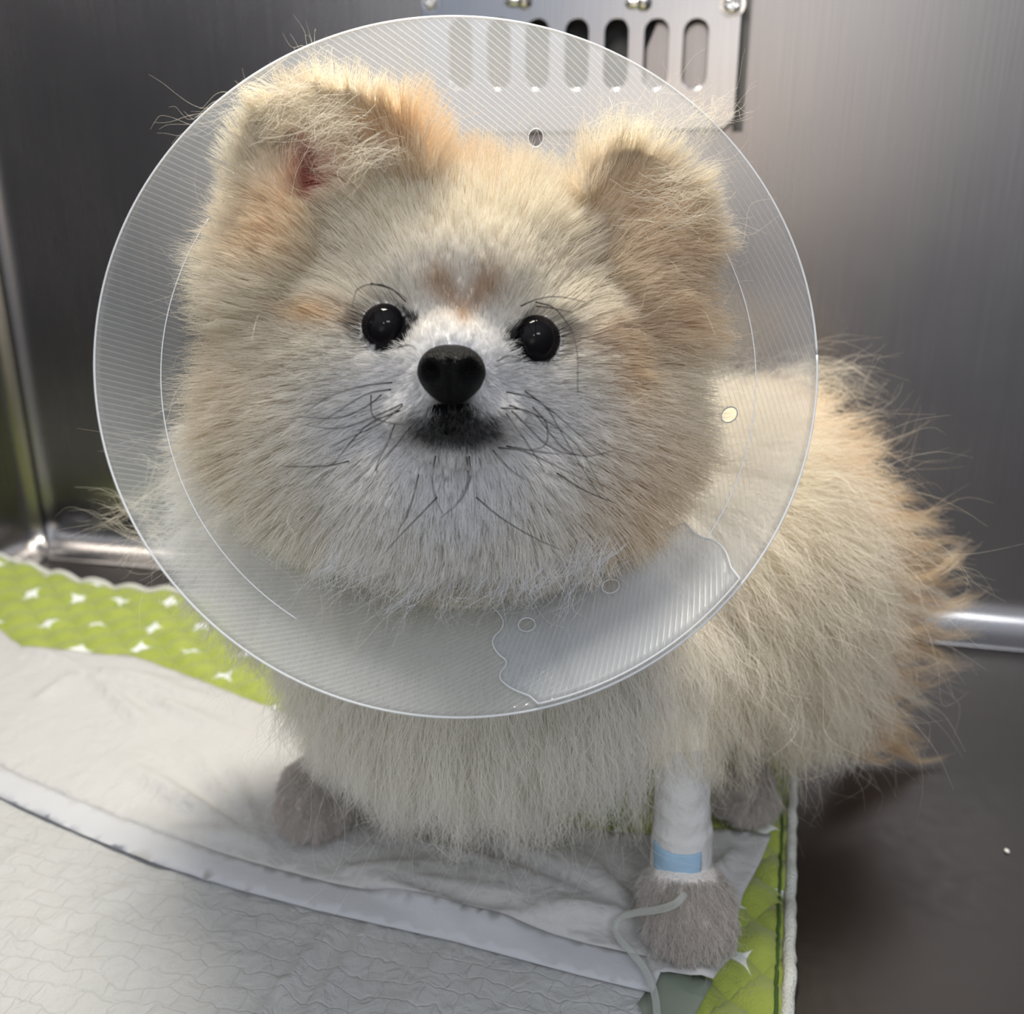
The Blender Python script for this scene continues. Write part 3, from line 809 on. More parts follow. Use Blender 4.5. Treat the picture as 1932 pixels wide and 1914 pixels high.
# guides: px, py, D, (right, up, toward camera), length in metres, normal share
G = [
 (860,650,.278,(0,1,.5),.0022,.2),(862,600,.285,(0,1,.4),.0045,.15),(870,540,.29,(0,1,.5),.008,.25),(870,450,.30,(0,1,.5),.013,.3),
 (880,370,.31,(0,1,.4),.017,.3),(900,310,.32,(0,1,.1),.020,.3),(760,400,.31,(-.3,1,.4),.016,.3),(1010,400,.31,(.35,1,.4),.017,.3),
 (750,520,.295,(-.6,1,.4),.009,.25),(990,530,.295,(.6,1,.4),.009,.25),(690,470,.30,(-.8,.7,.4),.015,.3),(1070,480,.30,(.9,.5,.4),.017,.3),
 (640,560,.30,(-1,.3,.4),.013,.3),(1110,590,.30,(1,.15,.4),.015,.3),(560,600,.31,(-1,.1,.3),.026,.3),(1200,640,.31,(1,0,.3),.026,.3),
 (470,560,.32,(-1,.15,.2),.026,.3),(440,700,.32,(-1,0,.15),.028,.35),(480,820,.32,(-1,-.35,.15),.026,.35),
 (1270,560,.32,(1,.1,.2),.015,.3),(1290,720,.32,(1,-.05,.2),.014,.3),(1270,860,.32,(1,-.4,.15),.026,.35),
 (760,690,.29,(-1,0,.5),.004,.2),(950,700,.29,(1,0,.5),.004,.2),(690,720,.30,(-1,-.15,.4),.009,.25),(1030,740,.30,(1,-.15,.4),.009,.25),
 (610,740,.305,(-1,-.25,.35),.018,.3),(1120,780,.305,(1,-.3,.35),.018,.3),
 (790,780,.275,(-.9,-.5,.4),.0045,.2),(925,785,.275,(.9,-.5,.4),.0045,.2),(855,800,.268,(0,-1,.5),.0032,.2),(858,845,.275,(0,-1,.5),.007,.3),
 (700,830,.30,(-.8,-.6,.4),.014,.3),(1020,850,.30,(.8,-.6,.4),.014,.3),
 (860,910,.285,(0,-1,.45),.016,.3),(860,1000,.30,(-.35,-1,.35),.019,.25),(860,1060,.32,(-.3,-1,.3),.020,.25),
 (700,960,.31,(-.4,-1,.35),.026,.3),(1010,980,.31,(.35,-1,.35),.026,.3),(560,960,.32,(-.7,-.8,.25),.030,.35),(1160,980,.32,(.6,-.8,.25),.028,.35),
 (640,1040,.33,(-.4,-1,.2),.028,.35),(1090,1040,.33,(.3,-1,.2),.028,.35),
 # left ear: rim, tip, inside, base
 (560,150,.286,(-.2,1,.25),.009,.3),(470,260,.288,(-.8,.8,.25),.009,.3),(480,400,.29,(-1,.3,.25),.010,.3),(680,200,.288,(.3,1,.25),.010,.3),(800,280,.292,(.5,1,.1),.018,.4),
 (560,220,.294,(-.5,-.5,.5),.014,.15),(640,240,.294,(-.2,.6,.6),.010,.2),(560,330,.294,(.3,.8,.5),.012,.15),(620,340,.296,(-.9,-.3,.5),.010,.15),(720,300,.295,(-.5,.6,.5),.014,.2),
 # right ear
 (1300,290,.292,(.35,1,.2),.010,.3),(1180,290,.293,(0,1,.2),.014,.3),(1100,340,.30,(-.1,1,.3),.016,.3),(1350,400,.293,(1,.4,.2),.008,.3),(1270,370,.298,(.9,.2,.5),.014,.15),(1200,400,.299,(.9,.3,.5),.014,.15),(1290,460,.298,(.9,-.2,.5),.016,.15),(1330,520,.297,(.8,-.5,.2),.009,.3),
 # chest and shoulders
 (700,1150,.36,(-.15,-1,.15),.045,.3),(900,1200,.355,(.0,-1,.15),.045,.3),(1100,1200,.36,(.15,-1,.15),.045,.3),(500,1200,.39,(-.3,-1,.1),.026,.3),
 (520,1350,.41,(-.25,-1,.1),.026,.3),(620,1420,.40,(-.05,-1,.1),.024,.25),(760,1400,.39,(-.05,-1,.1),.034,.25),(900,1420,.39,(0,-1,.1),.038,.25),(1100,1420,.39,(.05,-1,.1),.032,.25),(1270,1350,.375,(.05,-1,.1),.016,.2),
 (440,1000,.40,(-1,-.4,0),.016,.35),(430,1200,.42,(-.5,-1,0),.020,.3),
 # flank, rump, tail
 (1350,1150,.41,(.35,-1,.15),.042,.3),(1450,1300,.43,(.35,-1,.15),.042,.3),(1450,1000,.42,(.8,-.5,.2),.045,.35),(1400,800,.42,(.8,.2,.2),.040,.4),
 (1500,720,.46,(.7,.6,.1),.035,.4),(1600,800,.48,(1,.2,.1),.042,.4),(1600,950,.49,(1,.1,.1),.026,.35),(1600,1080,.49,(1,0,.15),.030,.35),(1600,1200,.50,(1,-.25,.1),.030,.35),
 (1580,1290,.48,(.9,-.5,.1),.028,.35),(1520,1350,.46,(.5,-1,.1),.030,.3),(1450,1360,.44,(.3,-1,.1),.026,.25),(1200,700,.50,(0,1,0),.035,.4),
]
GP = np.array([cam(g[0], g[1], g[2]) for g in G]); GD = np.array([camdir(*g[3]) for g in G]); GL = np.array([g[4] for g in G]); GA = np.array([g[5] for g in G])

def sample_roots(n, density):
    tri = BV[BT]; ar = 0.5 * np.linalg.norm(np.cross(tri[:, 1] - tri[:, 0], tri[:, 2] - tri[:, 0]), axis=1)
    cen = tri.mean(1); nrm = BN[BT].mean(1); nrm /= np.linalg.norm(nrm, axis=1)[:, None] + 1e-12
    wgt = ar * density(cen, nrm); wgt /= wgt.sum()
    idx = rng.choice(len(BT), n, p=wgt)
    a, b = rng.random(n), rng.random(n); f = a + b > 1; a[f], b[f] = 1 - a[f], 1 - b[f]
    t = tri[idx]; P = t[:, 0] + a[:, None] * (t[:, 1] - t[:, 0]) + b[:, None] * (t[:, 2] - t[:, 0])
    nb = BN[BT[idx]]
    nn_ = nb[:, 0] * (1 - a - b)[:, None] + nb[:, 1] * a[:, None] + nb[:, 2] * b[:, None]
    nn_ /= np.linalg.norm(nn_, axis=1)[:, None] + 1e-12
    return P, nn_

def flow(P):
    out_d = np.zeros_like(P); out_l = np.zeros(len(P)); out_a = np.zeros(len(P))
    for s in range(0, len(P), 20000):
        d2 = ((P[s:s + 20000, None] - GP[None]) ** 2).sum(2) + 1e-7
        wg = 1 / d2 ** 2
        wg /= wg.sum(1)[:, None]
        out_d[s:s + 20000] = wg @ GD; out_l[s:s + 20000] = wg @ GL; out_a[s:s + 20000] = wg @ GA
    out_d /= np.linalg.norm(out_d, axis=1)[:, None] + 1e-9
    return out_d, out_l, out_a

def foot_mask(P):
    m = np.zeros(len(P))
    for x, y, r in ((.0735, .318, .034), (-.090, .39, .038), (.117, .405, .036), (-.02, .46, .036)):
        m = np.maximum(m, (np.hypot(P[:, 0] - x, P[:, 1] - y) < r) * np.clip((0.060 - P[:, 2]) / 0.018, 0, 1))
    return m

def normalize(v): return v / (np.linalg.norm(v, axis=-1)[..., None] + 1e-12)

def grow(P, Nn, K=7, lv=(.7, 1.15), clump=0.5, clump_n=40, frizz=0.0008, len_mul=1.0, stray=0.0, spread=0.25, droop=0.25, radius=6.5e-5, name='fur'):
    n = len(P)
    d, L, a = flow(P)
    fm = foot_mask(P)
    L = L * (1 - fm) + 0.008 * fm
    # trimmed leg: short hair down it
    leg = (np.hypot(P[:, 0] - .0735, P[:, 1] - .326) < .016) & (P[:, 2] < .085) & (P[:, 2] > 0.02)
    L = np.where(leg & (fm < .5), 0.003, L)
    dn = np.tile(np.array([0, -.55, -.83]), (n, 1)); d = normalize(d * (1 - fm[:, None]) + dn * fm[:, None])
    L = L * len_mul * rng.uniform(*lv, n)
    if stray: L = L * (1 + stray * rng.random(n) ** 2)
    tang = d - Nn * (d * Nn).sum(1)[:, None] * 1.0
    tang = normalize(tang + d * 0.35)
    d0 = normalize(Nn * (a + 0.15)[:, None] + tang * (1 - a)[:, None] + rng.normal(0, spread, (n, 3)) * 0.6)
    inward = (d * Nn).sum(1)
    d1 = normalize(np.where(inward[:, None] < 0, tang + Nn * .15, d) + rng.normal(0, spread, (n, 3)) + np.array([0, 0, -droop]) * (L / 0.04)[:, None])
    ts = np.linspace(0, 1, K)
    X = np.empty((n, K, 3)); X[:, 0] = P - Nn * 0.0004
    for k in range(1, K):
        t = ts[k]
        dk = normalize(d0 * (1 - t) + d1 * t)
        X[:, k] = X[:, k - 1] + dk * (L / (K - 1))[:, None]
    # clumping
    if clump > 0:
        nc = max(2, n // clump_n); ci = rng.choice(n, nc, replace=False)
        kd = kdtree.KDTree(nc)
        for j, i in enumerate(ci): kd.insert(P[i], j)
        kd.balance()
        near = np.array([kd.find(p)[1] for p in P]); cidx = ci[near]
        off = P - P[cidx]
        cl = clump * rng.uniform(.5, 1.2, n)
        for k in range(1, K):
            t = ts[k]
            target = X[cidx, k] + off * 0.15
            wk = np.clip(cl * t ** 1.3, 0, .95)[:, None]
            X[:, k] = X[:, k] * (1 - wk) + target * wk
    # frizz
    if frizz > 0:
        ax1 = normalize(np.cross(d1, rng.normal(0, 1, (n, 3)))); ax2 = normalize(np.cross(d1, ax1))
        ph1, ph2 = rng.uniform(0, 6.28, n), rng.uniform(0, 6.28, n); fr = rng.uniform(0.6, 1.8, n)
        amp = frizz * (L / 0.03) * rng.uniform(.2, 1.4, n)
        for k in range(1, K):
            t = ts[k]
            X[:, k] += ax1 * (amp * t * np.sin(ph1 + 6.28 * fr * t))[:, None] + ax2 * (amp * t * np.sin(ph2 + 5.0 * fr * t))[:, None]
    # keep to the right side of the cone
    dr, rr, _ = cone_coords(P)
    inside = rr < (CONE_R - dr * math.tan(HALF))
    Q = X.reshape(-1, 3); dq, rq, pq = cone_coords(Q); wall = CONE_R - dq * math.tan(HALF)
    ins = np.repeat(inside, K)
    jit = np.repeat(rng.uniform(0.0006, 0.004, n), K)
    push_in = ins & (dq > -0.0) & (dq < CONE_H) & (rq > wall - jit)
    push_out = (~ins) & (dq > -0.004) & (dq < CONE_H) & (rq < wall + jit)
    nr = np.where(push_in, wall - jit, np.where(push_out, wall + jit, rq))
    mv = push_in | push_out
    Q[mv] = CONE_C + AX * dq[mv, None] + nr[mv, None] * (np.cos(pq[mv])[:, None] * E1 + np.sin(pq[mv])[:, None] * E2)
    X = Q.reshape(n, K, 3)
    X[:, :, 2] = np.maximum(X[:, :, 2], 0.0150 + rng.uniform(0, .002, n)[:, None])
    return X, L, coat(P)

HAIRMAT = {}
def hair_material(name, spec=0.25, fixed=None):
    m, nt, nn, ll = mat(name)
    o = N(nt, 'ShaderNodeOutputMaterial')
    if fixed is None:
        at = N(nt, 'ShaderNodeAttribute', attribute_name='coat'); colr = at.outputs['Color']
    else:
        at = N(nt, 'ShaderNodeRGB'); at.outputs[0].default_value = (*fixed, 1); colr = at.outputs[0]
    df = N(nt, 'ShaderNodeBsdfDiffuse'); ll.new(colr, df.inputs[0])
    tr = N(nt, 'ShaderNodeBsdfTranslucent'); ll.new(colr, tr.inputs[0])
    mx = N(nt, 'ShaderNodeMixShader'); mx.inputs[0].default_value = 0.42; ll.new(df.outputs[0], mx.inputs[1]); ll.new(tr.outputs[0], mx.inputs[2])
    gl = N(nt, 'ShaderNodeBsdfHair', component='Reflection'); gl.inputs['RoughnessU'].default_value = 0.25; gl.inputs['RoughnessV'].default_value = 0.5
    gl.inputs['Color'].default_value = (0.9, 0.88, 0.85, 1)
    m2 = N(nt, 'ShaderNodeMixShader'); m2.inputs[0].default_value = spec; ll.new(mx.outputs[0], m2.inputs[1]); ll.new(gl.outputs[0], m2.inputs[2])
    ll.new(m2.outputs[0], o.inputs[0])
    return m
M['fur'] = hair_material('cream_fur', 0.10)
M['whisker'] = hair_material('black_whisker', 0.04, (0.012, 0.011, 0.012))

def curves_object(name, X, radii, cols, material, parent, label=None):
    """X (n,K,3), radii (K,) or (n,K)"""
    n, K, _ = X.shape
    cu = bpy.data.hair_curves.new(name)
    cu.add_curves([K] * n)
    cu.attributes['position'].data.foreach_set('vector', X.astype(np.float32).ravel()) if 'position' in cu.attributes else cu.position_data.foreach_set('vector', X.astype(np.float32).ravel())
    ra = cu.attributes.get('radius') or cu.attributes.new('radius', 'FLOAT', 'POINT')
    R = np.broadcast_to(radii, (n, K)).astype(np.float32)
    ra.data.foreach_set('value', R.ravel())
    if cols is not None:
        a = cu.attributes.new('coat', 'FLOAT_COLOR', 'POINT')
        c = np.repeat(np.c_[cols, np.ones(n)], K, axis=0).astype(np.float32)
        a.data.foreach_set('color', c.ravel())
    o = bpy.data.objects.new(name, cu); COL.objects.link(o)
    cu.materials.append(material)
    keep(o, parent)
    if label: o['label'] = label
    return o

# body skin material
def skin_mat():
    m, nt, nn, ll = mat('coat_undercoat')
    o = N(nt, 'ShaderNodeOutputMaterial'); b = N(nt, 'ShaderNodeBsdfPrincipled', inp={'Roughness': 0.95, 'Specular IOR Level': 0.05})
    at = N(nt, 'ShaderNodeAttribute', attribute_name='coat')
    ll.new(at.outputs['Color'], b.inputs['Base Color'])
    t = N(nt, 'ShaderNodeTexCoord'); nz = N(nt, 'ShaderNodeTexNoise', inp={'Scale': 700.0, 'Detail': 4.0}); ll.new(t.outputs['Object'], nz.inputs['Vector'])
    bp = N(nt, 'ShaderNodeBump', inp={'Strength': 0.6, 'Distance': 0.002}); ll.new(nz.outputs[0], bp.inputs['Height']); ll.new(bp.outputs[0], b.inputs['Normal'])
    ll.new(b.outputs[0], o.inputs[0]); return m
M['skin'] = skin_mat()

dog = empty('pomeranian_dog', (0.0, 0.36, 0.0135), 'fluffy cream pomeranian standing on the pads, wearing the clear cone and looking up', 'dog')
body = link('body', BODY, M['skin']); keep(body, dog)

def not_eye(P):
    k = np.ones(len(P))
    for e, r in EYES:
        px, py, D = project(P); ex, ey, _ = project(e[None])
        k *= ~((np.hypot(px - ex, py - ey) < 45) & (D < .31))
    px, py, D = project(P)
    k *= ~((np.hypot((px - 852) / 1.15, py - 708) < 54) & (D < .28))
    return k
def face_zone(P):
    px, py, D = project(P)
    return (D < 0.335) & (py < 1150)
def dens_head(c, n):
    tow = (n * normalize(CAM - c)).sum(1)
    px, py, D = project(c)
    near = np.exp(-(np.hypot(px - 862, py - 700) / 230) ** 2)
    return face_zone(c) * (0.25 + np.clip(tow + .3, 0, 1)) * (1 + 2.5 * near)
def dens_body(c, n):
    tow = (n * normalize(CAM - c)).sum(1)
    leg = (np.hypot(c[:, 0] - .0735, c[:, 1] - .326) < .018) & (c[:, 2] < .083) & (c[:, 2] > .036)
    return (~face_zone(c)) * (0.2 + np.clip(tow + .3, 0, 1)) * ~leg * (c[:, 2] > .016) * (1 + 9 * foot_mask(c))

def trim(P, Nn, keepmask):
    m = keepmask > 0; return P[m], Nn[m]
RAD = np.array([1.0, 1.0, .95, .85, .72, .55, .25])
P, Nn = sample_roots(95000, dens_head); P, Nn = trim(P, Nn, not_eye(P))
X, L, C = grow(P, Nn, clump=0.45, clump_n=25, frizz=0.0011, droop=.15, spread=.16)
C = C * rng.uniform(.80, 1.12, (len(C), 1)); C = np.clip(C, 0, .95)
curves_object('head_fur', X, RAD * 7.0e-5, C, M['fur'], dog)
P, Nn = sample_roots(90000, dens_body)
X, L, C = grow(P, Nn, lv=(.5, 1.25), clump=0.55, clump_n=45, frizz=0.0034, droop=.4, spread=.22)
C = C * (1 - foot_mask(P) * rng.uniform(0, .4, len(P)))[:, None]
C = np.clip(C * rng.uniform(.80, 1.10, (len(C), 1)), 0, .95)
curves_object('body_fur', X, RAD * 8.0e-5, C, M['fur'], dog)
# loose stray hairs standing out of the coat
P, Nn = sample_roots(5000, lambda c, n: dens_head(c, n) + dens_body(c, n)); P, Nn = trim(P, Nn, not_eye(P) * (flow(P)[1] > .012))
X, L, C = grow(P, Nn, clump=0.0, frizz=0.005, len_mul=1.35, stray=.5, droop=.1, spread=.4)
curves_object('stray_hairs', X, RAD * 4.5e-5, C, M['fur'], dog)

def locks(name, items, per, spread0, spread1, frizz, radius, K=16, label=None, parent=None, mt='fur'):
    """items: start (px,py,D), end (px,py,D), sag (pixels down at the middle), colour"""
    XS, CS = [], []
    for (a, b, sag, col) in items:
        p0, p1 = cam(*a), cam(*b); Lk = np.linalg.norm(p1 - p0)
        perp = normalize(np.cross(p1 - p0, FWD)); away = FWD
        w1, w2, f1, f2 = rng.uniform(0, 6.28), rng.uniform(0, 6.28), rng.uniform(1.0, 2.2), rng.uniform(1.0, 2.2)
        ts = np.linspace(0, 1, K)
        core = p0 + (p1 - p0) * ts[:, None] - UP * (sag / F * a[2]) * np.sin(np.pi * ts)[:, None]
        core = core + perp * (Lk * .045 * ts * np.sin(w1 + 6.28 * f1 * ts))[:, None] + away * (Lk * .04 * ts * np.sin(w2 + 6.28 * f2 * ts))[:, None]
        for i in range(per):
            o0 = rng.normal(0, spread0, 3); o1 = rng.normal(0, spread1, 3)
            e = rng.uniform(.6, 1.08)
            tt = ts * e
            c = np.stack([np.interp(np.minimum(tt, 1), ts, core[:, k]) for k in range(3)], 1)
            pr = (o0 * (1 - tt[:, None]) ** 1.2 + o1 * tt[:, None] ** 2)
            fz = rng.uniform(0, 6.28); ff = rng.uniform(.8, 2.6)
            ax = normalize(rng.normal(0, 1, 3))
            XS.append(c + pr + ax * (frizz * tt * np.sin(fz + 6.28 * ff * tt))[:, None])
            CS.append(np.clip(np.array(col) * rng.uniform(.85, 1.1), 0, .95))
    X = np.array(XS); X[:, :, 2] = np.maximum(X[:, :, 2], .004)
    return curves_object(name, X, np.interp(np.linspace(0, 1, K), [0, .6, 1], [1, .8, .25]) * radius, np.array(CS), M[mt], parent or dog, label)
tl = []
for k in range(64):
    f = (k + random.random()) / 64
    sy = 930 + 420 * f; sx = 1530 + 35 * math.sin(f * 3.14) + random.uniform(-40, 20)
    ey = 915 + 480 * f + random.uniform(-40, 40); ex = 1715 + 125 * math.sin(min(1, f * 1.15) * 2.6 + .35) + random.uniform(-70, 35)
    tl.append(((sx, sy, .462 + random.uniform(-.012, .012)), (ex, ey, .475 + random.uniform(-.02, .02)), random.uniform(-30, 45), TAN * random.uniform(.74, 1.0) if k % 4 else CREAM * .9))
for k in range(9):
    tl.append(((1545 + 10 * k, 1330 + random.uniform(-20, 10), .50), (1640 + 18 * k, 1440 + random.uniform(0, 80) - 6 * k, .52), random.uniform(-10, 25), TAN * .9))
locks('tail_fur', tl, 75, .0045, .0022, .0022, 6.5e-5, label='long tan wavy tail hair')
wl = []
for k in range(34):
    x = 640 + 16 * k; y = 1020 + 45 * math.sin((x - 640) / 520 * 3.14) + random.uniform(-25, 15)
    wl.append(((x, y, .290), (x - random.uniform(20, 130), y + random.uniform(55, 125), .286), random.uniform(5, 30), WHITE * random.uniform(.85, 1)))
for k in range(46):
    x = 630 + 590 * (k + random.random()) / 46; y = 1430 + random.uniform(-30, 10)
    wl.append(((x, y, .378), (x + random.uniform(-25, 25), y + random.uniform(70, 175) * (1 if x > 720 else .5), .380), random.uniform(-8, 8), WHITE * random.uniform(.85, 1)))
for k in range(12):
    wl.append(((1500 + random.uniform(-40, 30), 715 + random.uniform(-30, 30), .46), (1640 + random.uniform(-50, 90), 740 + random.uniform(-50, 150), .46), random.uniform(-40, -5), CREAM))
for k in range(12):
    x, y = 1480 + random.uniform(-60, 80), 1040 + random.uniform(-60, 60)
    wl.append(((x, y, .405), (x + random.uniform(40, 110), y + random.uniform(-40, 90), .40), random.uniform(-25, 25), WHITE))
for k in range(8):
    wl.append(((330 + random.uniform(-30, 20), 930 + random.uniform(-60, 120), .40), (200 + random.uniform(-60, 90), 900 + random.uniform(-40, 170), .41), random.uniform(-30, 30), CREAM))
for k in range(9):
    x = random.uniform(1130, 1330); wl.append(((x, 262, .292), (x + random.uniform(0, 110), 200 + random.uniform(-40, 40), .292), random.uniform(-25, 0), CREAM))
for k in range(3):
    x = random.uniform(480, 640); wl.append(((x, 150, .287), (x + random.uniform(-60, 30), 100 + random.uniform(-30, 15), .287), random.uniform(-15, 5), CREAM))
wl.append(((560, 150, .287), (300, 215, .287), 20, CREAM))
for k in range(16):
    x, y = 520 + 12 * k + random.uniform(-10, 10), 180 + 8 * k + random.uniform(-20, 20)
    wl.append(((x + 60, y - 10, .2835), (x - 50, y + random.uniform(10, 80), .278), random.uniform(-25, 10), CREAM))
for k in range(16):
    x, y = random.uniform(1160, 1260), random.uniform(330, 460)
    wl.append(((x, y, .290), (x + random.uniform(80, 130), y + random.uniform(-40, 20), .284), random.uniform(-10, 20), CREAM))
locks('wispy_locks', wl, 14, .003, .006, .003, 5.0e-5)
# ------------------------------------------------------------------ eyes, nose, whiskers
M['eye'] = principled('wet_black_eye', (0.006, 0.005, 0.006), 0.03, spec=0.14)
M['nose'] = principled('black_nose_leather', (0.004, 0.0038, 0.004), 0.5, spec=0.16, noise_scale=1900, bump_str=1.0, detail=2, bdist=0.0014)
M['lip'] = principled('black_lip', (0.004, 0.0038, 0.004), 0.9, spec=0.1, noise_scale=900, bump_str=0.5)
for e, r in EYES:
    bm = bmesh.new(); bmesh.ops.create_uvsphere(bm, u_segments=40, v_segments=24, radius=r, matrix=Matrix.Translation(Vector(e)))
    keep(link('eye', from_bm(bm), M['eye'], label='glossy black eye'), dog)
def build_nose():
    bm = bmesh.new(); bmesh.ops.create_uvsphere(bm, u_segments=96, v_segments=64, radius=1.0)
    for v in bm.verts:
        x, y, z = v.co
        # x right, y away, z up; front is -y
        wid = 0.0100 * (1.0 - 0.22 * max(0, -z) ** 1.3 + 0.03 * z)
        zz = z * (0.0082 if z > 0 else 0.0088)
        yy = y * 0.0085 - (0.0018 * max(0, z) if y < 0 else 0)
        sx = math.copysign(abs(x) ** 0.85, x)
        px_, pz_ = sx * wid, zz
        if y < 0:
            for s in (-1, 1):
                d = math.hypot((px_ - s * 0.0052) / 0.0023, (pz_ + 0.0004 - 0.25 * (s * px_ - .005)) / 0.0026)
                yy += 0.0042 * math.exp(-d ** 3)
                d2 = math.hypot((px_ - s * 0.0088) / 0.0016, (pz_ + 0.0042) / 0.0014)
                yy += 0.0018 * math.exp(-d2 ** 2)
            yy += 0.0012 * math.exp(-(px_ / 0.0006) ** 2) * (1 if pz_ < 0.003 else 0.3)
        v.co = (px_, yy, pz_)
    bm.transform(Matrix.Translation(Vector(NOSE_C)) @ CAMROT)
    o = link('nose', from_bm(bm), M['nose'], label='black pebbled nose'); keep(o, dog)
build_nose()
def build_lips():
    bm = bmesh.new()
    ell(bm, cam(838, 778, 0.2695), (0.0060, 0.0035, 0.0046), CAMROT); ell(bm, cam(872, 779, 0.2695), (0.0060, 0.0035, 0.0046), CAMROT)
    ell(bm, cam(856, 806, 0.2725), (0.0098, 0.0045, 0.0036), CAMROT)
    me = from_bm(bm)
    tmp = bpy.data.objects.new('tmp', me); COL.objects.link(tmp)
    rm = tmp.modifiers.new('r', 'REMESH'); rm.mode = 'VOXEL'; rm.voxel_size = 0.0006
    sm = tmp.modifiers.new('s', 'SMOOTH'); sm.factor = .5; sm.iterations = 4
    dg = bpy.context.evaluated_depsgraph_get(); dg.update()
    me2 = bpy.data.meshes.new_from_object(tmp.evaluated_get(dg), depsgraph=dg); bpy.data.objects.remove(tmp)
    keep(link('mouth', me2, M['lip'], label='black lips'), dog)
build_lips()

# whiskers: pixel polylines in front of the face, fanning towards the camera
WH = [
 [(740,722),(680,728),(615,750),(575,780)], [(738,735),(690,742),(640,775),(600,800)], [(720,745),(690,770),(640,792),(560,786)], [(760,762),(700,790),(640,812),(578,803)],
 [(760,765),(720,800),(650,830),(620,845)], [(755,775),(690,800),(650,850),(625,880)], [(700,745),(700,790),(740,800),(770,802)], [(775,805),(740,850),(710,880),(712,895)],
 [(660,870),(620,880),(570,881),(530,880)], [(745,800),(730,840),(715,865),(708,890)], [(790,895),(780,940),(768,975),(752,1000)], [(825,938),(790,975),(755,1010),(722,1048)],
 [(822,860),(814,900),(820,940),(835,970)], [(885,860),(890,900),(872,945),(830,978)], [(880,862),(884,890),(880,920),(862,950)], [(898,938),(940,975),(1000,1012),(1058,1038)],
 [(955,740),(1010,750),(1070,800),(1140,862)], [(960,765),(1020,785),(1090,835),(1140,930)], [(990,738),(1035,770),(1060,820),(1135,942)], [(945,770),(1010,775),(1060,850),(1110,864)],
 [(965,775),(1000,810),(1040,850),(1110,864),(1160,850)], [(955,780),(990,830),(1010,860),(1028,890)], [(1005,768),(1035,800),(1032,845),(990,850)], [(940,845),(990,850),(1050,880),(1100,905)],
 [(930,850),(960,885),(990,905)], [(1050,892),(1090,920),(1130,938),(1162,950)], [(955,842),(1000,850),(1030,855),(1055,857)],
 [(766,570),(735,540),(700,535),(670,545),(664,585)], [(700,535),(740,545),(768,565)], [(982,578),(1010,565),(1050,558),(1105,570)], [(1010,570),(1050,580),(1090,640),(1090,745)], [(1012,578),(1045,582),(1080,590)],
 [(752,655),(775,650),(785,662)], [(938,682),(960,670),(985,678)],
]
BVH = bvhtree.BVHTree.FromPolygons([Vector(v) for v in BV], [tuple(int(i) for i in t) for t in BT])
def surf(px, py):
    d = ray(px, py); h = BVH.ray_cast(Vector(CAM), Vector(d).normalized())
    return None if h[0] is None else project(np.array(h[0])[None])[2][0]
def build_whiskers():
    curves = []
    for w_ in WH:
        p = smooth_line(np.array(w_, float), 2)
        idx = np.linspace(0, len(p) - 1, 14).astype(int); p = p[idx]
        D0 = surf(*p[0]) or .29; pts = []
        for k, (x, y) in enumerate(p):
            t = k / 13; Ds = surf(x, y) or .32
            Dk = min(D0 - 0.016 * math.sin(t * 1.6) , Ds - 0.004 - 0.026 * min(1, t * 3))
            pts.append(cam(x, y, Dk))
        curves.append(pts)
    X = np.array(curves)
    return curves_object('whiskers', X, np.linspace(1.0, .35, 14) * 2.2e-4, None, M['whisker'], dog, 'long black whiskers')
build_whiskers()
# short dark hairs on lips and eyelids
def fringe(name, items, radius, label):
    X = []
    for (x, y, dx, dy, L, D) in items:
        a = cam(x, y, D); dr = camdir(dx, dy, .35); bend = np.array([0, 0, -1.0])
        X.append([a + dr * L * t + bend * L * .25 * t * t for t in np.linspace(0, 1, 6)])
    curves_object(name, np.array(X), np.linspace(1, .3, 6) * radius, None, M['whisker'], dog, label)
it = []
for i in range(1700):
    x = random.gauss(858, 42); y = random.uniform(765, 832) if abs(x - 858) < 40 else random.uniform(785, 820)
    if abs(x - 858) > 78: continue
    D = (surf(x, y) or .27)
    it.append((x, y, (x - 858) / 70 + random.gauss(0, .3), -.9 + random.gauss(0, .3), random.uniform(.002, .0048), D))
fringe('lip_hairs', it, 6.5e-5, 'short black hairs round the mouth')
it = []
for (e, r), inner in zip(EYES, (1, -1)):
    ex, ey, eD = project(e[None]); ex, ey, eD = ex[0], ey[0], eD[0]
    for i in range(90):
        a = random.uniform(0, 2 * math.pi)
        x, y = ex + 44 * math.cos(a), ey + 42 * math.sin(a)
        D = (surf(x, y) or eD) 
        ins = max(0, math.cos(a) * inner)
        it.append((x, y, math.cos(a) + random.gauss(0, .35), -math.sin(a) + random.gauss(0, .35), random.uniform(.0008, .0018) * (1 + 2.6 * ins), D - .0005))
fringe('eyelashes', it, 5e-5, 'black eyelid hairs')

